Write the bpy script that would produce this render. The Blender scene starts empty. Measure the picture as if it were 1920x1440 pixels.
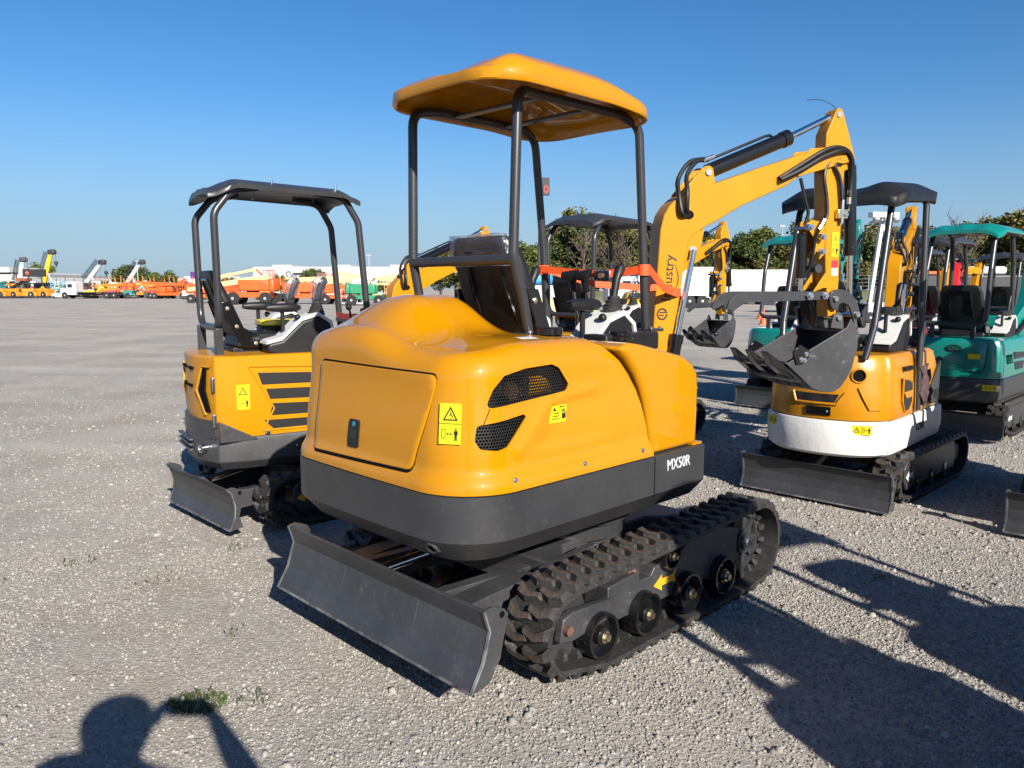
import bpy, bmesh, math, random
import numpy as np
from mathutils import Vector, Matrix
random.seed(7); rng = np.random.default_rng(7)
R = math.radians
S = bpy.context.scene
COL = S.collection
# ------------------------------------------------------------------ camera
cam_d = bpy.data.cameras.new('camera'); cam = bpy.data.objects.new('camera', cam_d); COL.objects.link(cam)
cam_d.sensor_fit = 'HORIZONTAL'; cam_d.sensor_width = 36.0; cam_d.lens = 36.0 * 1442.0 / 1920.0
cam_d.clip_start = 0.05; cam_d.clip_end = 3000
cam.location = (0, 0, 1.60); cam.rotation_euler = (R(90 - 7.115), 0, 0)
S.camera = cam
# ------------------------------------------------------------------ sky and sun
SUN_EL = 27.6
TO_SUN = Vector((math.cos(R(-65)) * math.cos(R(SUN_EL)), math.sin(R(-65)) * math.cos(R(SUN_EL)), math.sin(R(SUN_EL))))
W = bpy.data.worlds.new('World'); S.world = W; W.use_nodes = True
wn = W.node_tree.nodes; wl = W.node_tree.links
bg = wn['Background']
sky = wn.new('ShaderNodeTexSky'); sky.sky_type = 'NISHITA'; sky.sun_disc = False
sky.sun_elevation = R(SUN_EL); sky.sun_rotation = R(90 + 65)
sky.altitude = 0; sky.air_density = 1.0; sky.dust_density = 0.3; sky.ozone_density = 4.0
# pale blue haze low on the sky, the same all the way round
wtc = wn.new('ShaderNodeTexCoord'); wsp = wn.new('ShaderNodeSeparateXYZ'); wl.new(wtc.outputs['Generated'], wsp.inputs[0])
wab = wn.new('ShaderNodeMath'); wab.operation = 'ABSOLUTE'; wl.new(wsp.outputs['Z'], wab.inputs[0])
wrp = wn.new('ShaderNodeValToRGB'); wrp.color_ramp.interpolation = 'EASE'; wrp.color_ramp.elements[0].position = 0.0; wrp.color_ramp.elements[0].color = (0.80, 0.80, 0.80, 1)
wrp.color_ramp.elements[1].position = 0.24; wrp.color_ramp.elements[1].color = (0, 0, 0, 1); wl.new(wab.outputs[0], wrp.inputs[0])
wmx = wn.new('ShaderNodeMixRGB'); wmx.inputs[2].default_value = (2.5, 3.75, 5.3, 1)
whs = wn.new('ShaderNodeHueSaturation'); whs.inputs['Saturation'].default_value = 1.22; whs.inputs['Value'].default_value = 1.06
wti = wn.new('ShaderNodeMixRGB'); wti.blend_type = 'MULTIPLY'; wti.inputs[0].default_value = 1.0; wti.inputs[2].default_value = (0.92, 0.945, 1.0, 1); wl.new(sky.outputs[0], wti.inputs[1]); wl.new(wti.outputs[0], whs.inputs['Color'])
wl.new(wrp.outputs[0], wmx.inputs[0]); wl.new(whs.outputs[0], wmx.inputs[1])
wl.new(wmx.outputs[0], bg.inputs[0]); bg.inputs[1].default_value = 0.055
sd = bpy.data.lights.new('sun', 'SUN'); sd.energy = 5.0; sd.angle = R(0.53); sd.color = (1.0, 0.93, 0.83)
so = bpy.data.objects.new('sun', sd); COL.objects.link(so)
so.rotation_euler = (-TO_SUN).to_track_quat('-Z', 'Y').to_euler(); so.location = (4, -8, 9)
S.view_settings.view_transform = 'Standard'; S.view_settings.look = 'None'
S.view_settings.exposure = 1.1; S.view_settings.gamma = 1.0
S.view_settings.use_curve_mapping = False
S.render.engine = 'CYCLES'
S.render.resolution_x = 1024; S.render.resolution_y = 768
S.cycles.max_bounces = 8; S.cycles.transparent_max_bounces = 12
# ------------------------------------------------------------------ materials
MATS = {}
def mat(name, col, rough=0.5, metal=0.0, coat=0.0, var=0.0, vs=6.0, bump=0.0, bs=120.0, spec=0.5, dirt=0.0, trans=0.0, col2=None, scratch=0.0):
    if name in MATS: return MATS[name]
    m = bpy.data.materials.new(name); m.use_nodes = True; MATS[name] = m
    if metal < .5:
        col = tuple(c * 0.70 for c in col); col2 = tuple(c * 0.70 for c in col2) if col2 else None
    nt = m.node_tree; N = nt.nodes; L = nt.links; b = N['Principled BSDF']
    b.inputs['Base Color'].default_value = (*col, 1); b.inputs['Roughness'].default_value = rough
    b.inputs['Metallic'].default_value = metal; b.inputs['Specular IOR Level'].default_value = spec
    if coat: b.inputs['Coat Weight'].default_value = coat; b.inputs['Coat Roughness'].default_value = 0.02; b.inputs['Coat IOR'].default_value = 1.5
    if trans: b.inputs['Transmission Weight'].default_value = trans
    tc = N.new('ShaderNodeTexCoord')
    cur = None
    if var or col2 or dirt:
        n = N.new('ShaderNodeTexNoise'); n.inputs['Scale'].default_value = vs; n.inputs['Detail'].default_value = 6
        L.new(tc.outputs['Object'], n.inputs['Vector'])
        r = N.new('ShaderNodeValToRGB'); r.color_ramp.elements[0].position = 0.32; r.color_ramp.elements[1].position = 0.68
        c2 = col2 if col2 else tuple(min(1, c * (1 + var) + 0.02 * var) for c in col)
        c1 = col if col2 else tuple(c * (1 - var) for c in col)
        r.color_ramp.elements[0].color = (*c1, 1); r.color_ramp.elements[1].color = (*c2, 1)
        L.new(n.outputs['Fac'], r.inputs['Fac']); cur = r.outputs['Color']
        if dirt:
            n2 = N.new('ShaderNodeTexNoise'); n2.inputs['Scale'].default_value = vs * 5; n2.inputs['Detail'].default_value = 8; n2.inputs['Roughness'].default_value = 0.7
            L.new(tc.outputs['Object'], n2.inputs['Vector'])
            rr = N.new('ShaderNodeValToRGB'); rr.color_ramp.elements[0].position = 0.56; rr.color_ramp.elements[1].position = 0.72
            rr.color_ramp.elements[0].color = (0, 0, 0, 1); rr.color_ramp.elements[1].color = (dirt, dirt, dirt, 1)
            L.new(n2.outputs['Fac'], rr.inputs['Fac'])
            mx = N.new('ShaderNodeMixRGB'); mx.inputs[2].default_value = (0.30, 0.27, 0.23, 1)
            L.new(rr.outputs['Color'], mx.inputs[0]); L.new(cur, mx.inputs[1]); cur = mx.outputs[0]
            ra = N.new('ShaderNodeMath'); ra.operation = 'MULTIPLY_ADD'; ra.inputs[1].default_value = 0.5; ra.inputs[2].default_value = rough
            ra.use_clamp = True
            L.new(rr.outputs['Color'], ra.inputs[0]); L.new(ra.outputs[0], b.inputs['Roughness'])
        if scratch:
            mp = N.new('ShaderNodeMapping'); mp.inputs['Scale'].default_value = (5, 60, 14); mp.inputs['Rotation'].default_value = (0.3, 0.5, 0.4); L.new(tc.outputs['Object'], mp.inputs['Vector'])
            n3 = N.new('ShaderNodeTexNoise'); n3.inputs['Scale'].default_value = 1.6; n3.inputs['Detail'].default_value = 7; n3.inputs['Roughness'].default_value = 0.75; L.new(mp.outputs[0], n3.inputs['Vector'])
            r3 = N.new('ShaderNodeValToRGB'); r3.color_ramp.elements[0].position = 0.60; r3.color_ramp.elements[1].position = 0.76; r3.color_ramp.elements[0].color = (0, 0, 0, 1); r3.color_ramp.elements[1].color = (scratch, scratch, scratch, 1)
            L.new(n3.outputs['Fac'], r3.inputs['Fac']); m3 = N.new('ShaderNodeMixRGB'); m3.inputs[2].default_value = (0.34, 0.34, 0.35, 1); L.new(r3.outputs[0], m3.inputs[0]); L.new(cur, m3.inputs[1]); cur = m3.outputs[0]
        L.new(cur, b.inputs['Base Color'])
    if bump:
        n = N.new('ShaderNodeTexNoise'); n.inputs['Scale'].default_value = bs; n.inputs['Detail'].default_value = 3
        L.new(tc.outputs['Object'], n.inputs['Vector'])
        bp = N.new('ShaderNodeBump'); bp.inputs['Strength'].default_value = bump; bp.inputs['Distance'].default_value = 0.004
        L.new(n.outputs['Fac'], bp.inputs['Height']); L.new(bp.outputs[0], b.inputs['Normal'])
    return m
YEL = mat('yellow_gelcoat', (0.56, 0.238, 0.0003), 0.40, coat=1.0, var=0.03, vs=3, bump=0.025, bs=10, spec=0.08)
YST = mat('yellow_steel_paint', (0.58, 0.250, 0.0005), 0.38, coat=0.22, var=0.04, vs=4, bump=0.05, bs=40, spec=0.3)
ORA = mat('orange_yellow_paint', (0.58, 0.238, 0.001), 0.33, coat=0.35, var=0.04, vs=4, bump=0.05, bs=40)
GRY = mat('dark_grey_paint', (0.036, 0.037, 0.041), 0.38, var=0.10, vs=5, bump=0.05, bs=60, dirt=0.05)
GRW = mat('scuffed_grey_paint', (0.045, 0.046, 0.051), 0.42, var=0.18, vs=4, bump=0.10, bs=90, dirt=0.09, scratch=0.45)
TUB = mat('grey_tube_paint', (0.034, 0.035, 0.040), 0.33, var=0.06, vs=9, bump=0.05, bs=80)
BLK = mat('black_plastic', (0.011, 0.011, 0.012), 0.45, var=0.15, vs=12, bump=0.10, bs=220, spec=0.3)
GBK = mat('gloss_black_paint', (0.008, 0.008, 0.009), 0.16, coat=0.3)
RUB = mat('track_rubber', (0.022, 0.021, 0.020), 0.62, var=0.25, vs=14, bump=0.35, bs=90, dirt=0.25)
RUF = mat('rusty_tread_face', (0.060, 0.042, 0.032), 0.75, var=0.45, vs=40, bump=0.8, bs=160)
STL = mat('bright_steel', (0.62, 0.62, 0.64), 0.22, metal=1.0, var=0.06, vs=20)
CHR = mat('chrome_rod', (0.75, 0.76, 0.78), 0.07, metal=1.0)
ZNC = mat('zinc_bolt', (0.55, 0.50, 0.36), 0.32, metal=1.0, var=0.2, vs=30)
RST = mat('rusty_steel', (0.13, 0.062, 0.038), 0.75, var=0.4, vs=30, bump=0.5)
WHT = mat('white_plastic', (0.72, 0.72, 0.70), 0.4, var=0.04)
WPT = mat('white_rough_paint', (0.78, 0.78, 0.76), 0.45, var=0.05, vs=4, bump=0.5, bs=25, dirt=0.18)
TEA = mat('teal_paint', (0.004, 0.235, 0.195), 0.26, coat=0.5, var=0.05, vs=3)
RED = mat('red_paint', (0.62, 0.022, 0.022), 0.3, coat=0.4, var=0.05)
STY = mat('sticker_yellow', (0.70, 0.60, 0.01), 0.35, var=0.03)
INK = mat('black_ink', (0.012, 0.012, 0.012), 0.5)
LTX = mat('white_lettering', (0.75, 0.77, 0.80), 0.4)
STR = mat('orange_webbing', (0.88, 0.10, 0.012), 0.6, var=0.08, vs=30, bump=0.4, bs=300)
SRED = mat('sticker_red', (0.60, 0.03, 0.05), 0.4)
DRK = mat('dark_interior', (0.004, 0.004, 0.005), 0.8, spec=0.08)
COP = mat('copper_part', (0.55, 0.25, 0.10), 0.35, metal=0.8)
BLU = mat('blue_badge', (0.02, 0.22, 0.34), 0.3)
WORN = mat('chipped_steel_edge', (0.040, 0.041, 0.045), 0.45, col2=(0.26, 0.26, 0.265), vs=14, bump=0.2)
ARW = mat('yellow_arrow', (0.82, 0.42, 0.02), 0.45, var=0.08, vs=30)
# clear crinkled plastic film
def film_mat():
    m = bpy.data.materials.new('clear_plastic_film'); m.use_nodes = True; nt = m.node_tree; N = nt.nodes; L = nt.links
    for n in list(N): N.remove(n)
    o = N.new('ShaderNodeOutputMaterial'); t = N.new('ShaderNodeBsdfTransparent'); g = N.new('ShaderNodeBsdfGlossy'); d = N.new('ShaderNodeBsdfTranslucent')
    t.inputs[0].default_value = (0.93, 0.94, 0.95, 1); g.inputs['Roughness'].default_value = 0.12; d.inputs[0].default_value = (0.8, 0.82, 0.85, 1)
    a = N.new('ShaderNodeMixShader'); b = N.new('ShaderNodeMixShader'); a.inputs[0].default_value = 0.30; b.inputs[0].default_value = 0.38
    tc = N.new('ShaderNodeTexCoord'); n = N.new('ShaderNodeTexNoise'); n.inputs['Scale'].default_value = 28; n.inputs['Detail'].default_value = 5
    bp = N.new('ShaderNodeBump'); bp.inputs['Strength'].default_value = 1.0; bp.inputs['Distance'].default_value = 0.02
    L.new(tc.outputs['Object'], n.inputs['Vector']); L.new(n.outputs[0], bp.inputs['Height']); L.new(bp.outputs[0], g.inputs['Normal'])
    L.new(d.outputs[0], a.inputs[1]); L.new(g.outputs[0], a.inputs[2]); L.new(t.outputs[0], b.inputs[1]); L.new(a.outputs[0], b.inputs[2]); L.new(b.outputs[0], o.inputs[0])
    return m
FILM = film_mat()
# ------------------------------------------------------------------ geometry helpers
def rot_frame(d):
    d = Vector(d).normalized(); up = Vector((0, 0, 1)) if abs(d.z) < 0.95 else Vector((1, 0, 0))
    a = d.cross(up).normalized(); b = d.cross(a).normalized(); return a, b
class MB:
    def __init__(s): s.v = []; s.f = []
    def add(s, vs, fs):
        o = len(s.v); s.v += [tuple(v) for v in vs]; s.f += [tuple(i + o for i in f) for f in fs]; return s
    def box(s, lo, hi, M=None, top=None):
        x0, y0, z0 = lo; x1, y1, z1 = hi
        vs = [(x0, y0, z0), (x1, y0, z0), (x1, y1, z0), (x0, y1, z0), (x0, y0, z1), (x1, y0, z1), (x1, y1, z1), (x0, y1, z1)]
        if top:
            cx, cy = (x0 + x1) / 2, (y0 + y1) / 2
            vs = vs[:4] + [(cx + (a - cx) * top, cy + (b - cy) * top, c) for a, b, c in vs[4:]]
        if M: vs = [M @ Vector(v) for v in vs]
        return s.add(vs, [(0, 3, 2, 1), (4, 5, 6, 7), (0, 1, 5, 4), (1, 2, 6, 5), (2, 3, 7, 6), (3, 0, 4, 7)])
    def prism(s, poly, a, b, axis='y', M=None, inset=0):
        n = len(poly)
        def P(p, t):
            return (p[0], t, p[1]) if axis == 'y' else ((t, p[0], p[1]) if axis == 'x' else (p[0], p[1], t))
        vs = [P(p, a) for p in poly] + [P(p, b) for p in poly]
        if M: vs = [M @ Vector(v) for v in vs]
        fs = [tuple(range(n)), tuple(range(2 * n - 1, n - 1, -1))] + [(i, i + n, (i + 1) % n + n, (i + 1) % n) for i in range(n)]
        return s.add(vs, fs)
    def cyl(s, p0, p1, r0, r1=None, n=16, cap=True):
        r1 = r0 if r1 is None else r1; p0, p1 = Vector(p0), Vector(p1); a, b = rot_frame(p1 - p0); vs = []
        for p, r in ((p0, r0), (p1, r1)):
            for i in range(n):
                t = 2 * math.pi * i / n; vs.append(p + a * (r * math.cos(t)) + b * (r * math.sin(t)))
        fs = [(i, (i + 1) % n, (i + 1) % n + n, i + n) for i in range(n)]
        if cap: fs += [tuple(range(n - 1, -1, -1)), tuple(range(n, 2 * n))]
        return s.add(vs, fs)
    def lathe(s, p0, d, prof, n=20):
        """prof: list of (t along d, radius)"""
        p0 = Vector(p0); d = Vector(d).normalized(); a, b = rot_frame(d); vs = []
        for t, r in prof:
            for i in range(n):
                q = 2 * math.pi * i / n; vs.append(p0 + d * t + a * (r * math.cos(q)) + b * (r * math.sin(q)))
        fs = []
        for k in range(len(prof) - 1):
            for i in range(n): fs.append((k * n + i, k * n + (i + 1) % n, (k + 1) * n + (i + 1) % n, (k + 1) * n + i))
        fs += [tuple(range(n - 1, -1, -1)), tuple(range((len(prof) - 1) * n, len(prof) * n))]
        return s.add(vs, fs)
    def tube(s, path, r, n=10, smooth=0, closed=False, flat=None):
        P = [Vector(p) for p in path]
        if smooth: P = spline(P, smooth)
        m = len(P); vs = []; pa = None
        rr = r if isinstance(r, (list, tuple)) else [r] * m
        for k in range(m):
            d = (P[min(k + 1, m - 1)] - P[max(k - 1, 0)]).normalized()
            if pa is None: a, b = rot_frame(d)
            else:
                a = (pa - d * pa.dot(d)); a = a.normalized() if a.length > 1e-6 else rot_frame(d)[0]; b = d.cross(a).normalized()
            pa = a
            sc = 1.0
            if 0 < k < m - 1:
                c = (P[k] - P[k - 1]).normalized().dot((P[k + 1] - P[k]).normalized()); sc = min(1.5, 1 / max(0.5, math.sqrt(max(0.01, (1 + c) / 2))))
            for i in range(n):
                t = 2 * math.pi * i / n; vs.append(P[k] + a * (rr[k] * sc * math.cos(t)) + b * (rr[k] * sc * math.sin(t) * (flat or 1)))
        fs = [(k * n + i, k * n + (i + 1) % n, (k + 1) * n + (i + 1) % n, (k + 1) * n + i) for k in range(m - 1) for i in range(n)]
        fs += [tuple(range(n - 1, -1, -1)), tuple(range((m - 1) * n, m * n))]
        return s.add(vs, fs)
    def ribbon(s, path, wdir, w, th):
        """flat strap: rectangle section swept along a path, wide along wdir"""
        P = [Vector(p) for p in path]; m = len(P); wd = Vector(wdir).normalized(); vs = []
        for k in range(m):
            d = (P[min(k + 1, m - 1)] - P[max(k - 1, 0)]).normalized(); q = (wd - d * wd.dot(d)).normalized(); nn = d.cross(q)
            for a, b in ((-1, -1), (1, -1), (1, 1), (-1, 1)): vs.append(P[k] + q * (a * w / 2) + nn * (b * th / 2))
        fs = [(k * 4 + i, k * 4 + (i + 1) % 4, (k + 1) * 4 + (i + 1) % 4, (k + 1) * 4 + i) for k in range(m - 1) for i in range(4)]
        fs += [(3, 2, 1, 0), tuple(range((m - 1) * 4, m * 4))]
        return s.add(vs, fs)
    def loft(s, rings, closed=True, cap0=True, cap1=True):
        n = len(rings[0]); vs = [p for r in rings for p in r]; fs = []
        for k in range(len(rings) - 1):
            for i in range(n if closed else n - 1):
                j = (i + 1) % n; fs.append((k * n + i, k * n + j, (k + 1) * n + j, (k + 1) * n + i))
        if cap0: fs.append(tuple(range(n - 1, -1, -1)))
        if cap1: fs.append(tuple(range((len(rings) - 1) * n, len(rings) * n)))
        return s.add(vs, fs)
    def sphere(s, c, r, n=14, m=8, sc=(1, 1, 1)):
        c = Vector(c); rings = []
        for k in range(m + 1):
            t = math.pi * k / m; rr = max(1e-4, math.sin(t))
            rings.append([c + Vector((r * sc[0] * rr * math.cos(2 * math.pi * i / n), r * sc[1] * rr * math.sin(2 * math.pi * i / n), -r * sc[2] * math.cos(t))) for i in range(n)])
        return s.loft(rings)
    def mesh(s, name):
        me = bpy.data.meshes.new(name); me.from_pydata(s.v, [], s.f); me.update()
        bm = bmesh.new(); bm.from_mesh(me); bmesh.ops.recalc_face_normals(bm, faces=bm.faces); bm.to_mesh(me); bm.free()
        return me
    def build(s, name, m, parent=None, bevel=0.0, smooth=35, M=None, seg=2, mats=None):
        me = s.mesh(name); me.materials.append(m)
        return link(name, me, parent, bevel, smooth, M, seg)
def link(name, me, parent=None, bevel=0.0, smooth=35, M=None, seg=2):
    if smooth:
        me.polygons.foreach_set('use_smooth', [True] * len(me.polygons))
        try: me.set_sharp_from_angle(angle=R(smooth))
        except Exception: pass
    o = bpy.data.objects.new(name, me); COL.objects.link(o)
    if parent: o.parent = parent
    if M is not None: o.matrix_local = M
    if bevel:
        b = o.modifiers.new('bevel', 'BEVEL'); b.width = bevel; b.segments = seg; b.limit_method = 'ANGLE'; b.angle_limit = R(40); b.harden_normals = False
    return o
def spline(P, k):
    P = [Vector(p) for p in P]; out = []
    for i in range(len(P) - 1):
        p0 = P[max(i - 1, 0)]; p1 = P[i]; p2 = P[i + 1]; p3 = P[min(i + 2, len(P) - 1)]
        for j in range(k):
            t = j / k; out.append(0.5 * ((2 * p1) + (p2 - p0) * t + (2 * p0 - 5 * p1 + 4 * p2 - p3) * t * t + (3 * p1 - p0 - 3 * p2 + p3) * t ** 3))
    return out + [P[-1]]
def fillet(P, r, k=5):
    """round the corners of a polyline path"""
    P = [Vector(p) for p in P]; out = [P[0]]
    for i in range(1, len(P) - 1):
        a = (P[i - 1] - P[i]); b = (P[i + 1] - P[i]); la, lb = a.length, b.length; a.normalize(); b.normalize()
        ang = a.angle(b); t = min(r / max(0.05, math.tan(ang / 2)), la * 0.45, lb * 0.45)
        p, q = P[i] + a * t, P[i] + b * t
        for j in range(k + 1):
            u = j / k; out.append(p * (1 - u) ** 2 + P[i] * (2 * u * (1 - u)) + q * u * u)
    return out + [P[-1]]
def rrect(x0, x1, y0, y1, r, k=6):
    rs = r if isinstance(r, (list, tuple)) else [r] * 4; out = []
    for (cx, cy, a0), q in zip((((x1), y1, 0), (x0, y1, 90), (x0, y0, 180), (x1, y0, 270)), rs):
        ox = cx - q if cx == x1 else cx + q; oy = cy - q if cy == y1 else cy + q
        for j in range(k + 1):
            t = R(a0 + 90 * j / k); out.append((ox + q * math.cos(t), oy + q * math.sin(t)))
    return out
def thing(name, label, cat, loc=(0, 0, 0), rz=0.0, group=None):
    o = bpy.data.objects.new(name, None); COL.objects.link(o); o.location = loc; o.rotation_euler = (0, 0, rz); o.empty_display_size = 0.1
    return tag(o, label, cat, group)
def tag(o, label, cat, group=None, kind=None):
    o['label'] = label
    if cat: o['category'] = cat
    if group: o['group'] = group
    if kind: o['kind'] = kind
    return o
def struct(o):
    o['kind'] = 'structure'; return o
FONT = None
def text(name, s, size, m, parent, M, ext=0.0015, sx=1.0, bold=0.0, align='CENTER'):
    c = bpy.data.curves.new(name, 'FONT'); c.body = s; c.size = size; c.extrude = ext; c.align_x = align; c.align_y = 'CENTER'; c.offset = bold; c.resolution_u = 3
    o = bpy.data.objects.new(name, c); me = bpy.data.meshes.new_from_object(o); bpy.data.objects.remove(o); bpy.data.curves.remove(c)
    if sx != 1.0:
        for v in me.vertices: v.co.x *= sx
    me.materials.clear(); me.materials.append(m); me.name = name
    return link(name, me, parent, smooth=0, M=M)
def frame(origin, ex, ey):
    """matrix whose local X, Y lie along ex, ey"""
    ex = Vector(ex).normalized(); ez = ex.cross(Vector(ey)).normalized(); ey = ez.cross(ex)
    return Matrix(((ex.x, ey.x, ez.x, origin[0]), (ex.y, ey.y, ez.y, origin[1]), (ex.z, ey.z, ez.z, origin[2]), (0, 0, 0, 1)))
def bolt(mb, p, d, r=0.012, h=0.012):
    p = Vector(p); d = Vector(d).normalized(); mb.cyl(p, p + d * h * 0.35, r * 1.5, n=12); mb.cyl(p + d * h * 0.35, p + d * h, r, n=6)
# warning sticker drawn as flat print lying on its panel: local frame X right, Y up, Z out
def warn_sticker(parent, M, w, h, vertical=True, man=True):
    o = MB().box((-w / 2, -h / 2, 0), (w / 2, h / 2, 0.0015)).build('warning_sticker', STY, parent, M=M, smooth=0)
    mb = MB(); z0, z1 = 0.0016, 0.0024
    def tri(cx, cy, s, k):
        a = [(cx, cy + s), (cx - s * 0.95, cy - s * 0.7), (cx + s * 0.95, cy - s * 0.7)]; c = (cx, cy - s * 0.13)
        b = [(c[0] + (p[0] - c[0]) * k, c[1] + (p[1] - c[1]) * k) for p in a]
        for i in range(3):
            j = (i + 1) % 3; mb.prism([a[i], a[j], b[j], b[i]], z0, z1, 'z')
        mb.prism([(cx - s * .28, cy - s * .3), (cx + s * .05, cy - s * .02), (cx + s * .3, cy - s * .38), (cx + s * .36, cy - s * .3), (cx + s * .08, cy + s * .12), (cx + s * .1, cy + s * .35), (cx, cy + s * .35), (cx - s * .02, cy + s * .1)], z0, z1, 'z')
    def person(cx, cy, s):
        mb.prism([(cx + s * .16 * math.cos(t * .7), cy + s * .82 + s * .16 * math.sin(t * .7)) for t in range(9)], z0, z1, 'z')
        mb.prism([(cx - s * .3, cy + s * .6), (cx + s * .3, cy + s * .6), (cx + s * .36, cy - s * .05), (cx + s * .26, cy - s * .05), (cx + s * .2, cy + s * .35), (cx + s * .2, cy - s), (cx + s * .04, cy - s), (cx, cy - s * .15), (cx - s * .04, cy - s), (cx - s * .2, cy - s), (cx - s * .2, cy + s * .35), (cx - s * .26, cy - s * .05), (cx - s * .36, cy - s * .05)], z0, z1, 'z')
    def arrow(cx, cy, s):
        mb.prism([(cx - s, cy), (cx - s * .45, cy + s * .45), (cx - s * .45, cy + s * .12), (cx + s * .45, cy + s * .12), (cx + s * .45, cy + s * .45), (cx + s, cy), (cx + s * .45, cy - s * .45), (cx + s * .45, cy - s * .12), (cx - s * .45, cy - s * .12), (cx - s * .45, cy - s * .45)], z0, z1, 'z')
    def rect(cx, cy, a, b, t):
        for q in ((cx - a, cy - b, cx + a, cy - b + t), (cx - a, cy + b - t, cx + a, cy + b), (cx - a, cy - b + t, cx - a + t, cy + b - t), (cx + a - t, cy - b + t, cx + a, cy + b - t)):
            mb.prism([(q[0], q[1]), (q[2], q[1]), (q[2], q[3]), (q[0], q[3])], z0, z1, 'z')
    if vertical:
        tri(0, h * .22, w * .36, .72); mb.prism([(-w / 2, -.001), (w / 2, -.001), (w / 2, .001), (-w / 2, .001)], z0, z1, 'z')
        rect(-w * .29, -h * .25, w * .09, h * .11, .002); arrow(-w * .03, -h * .25, w * .13); person(w * .27, -h * .26, h * .15)
    else:
        tri(-w * .26, 0, h * .34, .72); mb.prism([(-.001, -h / 2), (.001, -h / 2), (.001, h / 2), (-.001, h / 2)], z0, z1, 'z')
        rect(w * .09, 0, w * .04, h * .24, .002); arrow(w * .22, 0, w * .08); person(w * .37, -.02 * h, h * .3)
    mb.build('sticker_print', INK, o, smooth=0)
    return o
# ------------------------------------------------------------------ parts shared by all the mini excavators
I4 = Matrix.Identity(4)
def sstep(a, b, x):
    t = min(1, max(0, (x - a) / (b - a))); return t * t * (3 - 2 * t)
def belt_path(xr, zr, rr, xf, zf, rf, n):
    """closed track loop (x, z, tangent angle) around a rear idler and a front sprocket, flat on the ground"""
    pts = []
    def arc(cx, cz, r, a0, a1, k):
        for j in range(k + 1):
            t = R(a0 + (a1 - a0) * j / k); pts.append((cx + r * math.cos(t), cz + r * math.sin(t)))
    top = math.degrees(math.atan2(zf + rf - zr - rr, xf - xr))
    dr = math.degrees(math.acos(max(-1, min(1, 1 - (zr) / rr)))) if zr < rr else 90
    # rear: from top over the back to lower tangent point then a ramp to the ground
    arc(xr, zr, rr, 90 + top, 235, 14); pts.append((xr + 0.16 + max(0, zr - rr) * 1.2, 0.0))
    pts.append((xf - 0.06, 0.0)); arc(xf, zf, rf, 295, 450 + top, 16)
    P = pts + [pts[0]]; d = [0]
    for i in range(1, len(P)): d.append(d[-1] + math.hypot(P[i][0] - P[i - 1][0], P[i][1] - P[i - 1][1]))
    out = []; tot = d[-1]
    for i in range(n):
        s = tot * i / n; k = max(j for j in range(len(d)) if d[j] <= s); k = min(k, len(P) - 2)
        f = (s - d[k]) / max(1e-6, d[k + 1] - d[k]); out.append((P[k][0] + (P[k + 1][0] - P[k][0]) * f, P[k][1] + (P[k + 1][1] - P[k][1]) * f))
    return out, tot / n
def chevron_mesh(pitch, w, side, hgt, name):
    """one tread lug in a (tangent, lateral, outward) frame"""
    e = pitch * 0.34
    base = [(-e, -w * .5), (e * .9, -w * .5), (e * 1.7, -w * .08), (e * .9, w * .42), (-e * .1, w * .42), (e * .35, -w * .08)]
    base = [(a - e * .4, b * side) for a, b in base]
    cx = sum(p[0] for p in base) / 6; cy = sum(p[1] for p in base) / 6
    top = [(cx + (p[0] - cx) * .72, cy + (p[1] - cy) * .86) for p in base]
    mb = MB(); mb.loft([[(p[0], p[1], -0.004) for p in base], [(p[0], p[1], hgt) for p in top]])
    me = mb.mesh(name); me.materials.append(RUB); me.materials.append(RUF); me.polygons[-1].material_index = 1
    return me
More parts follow.
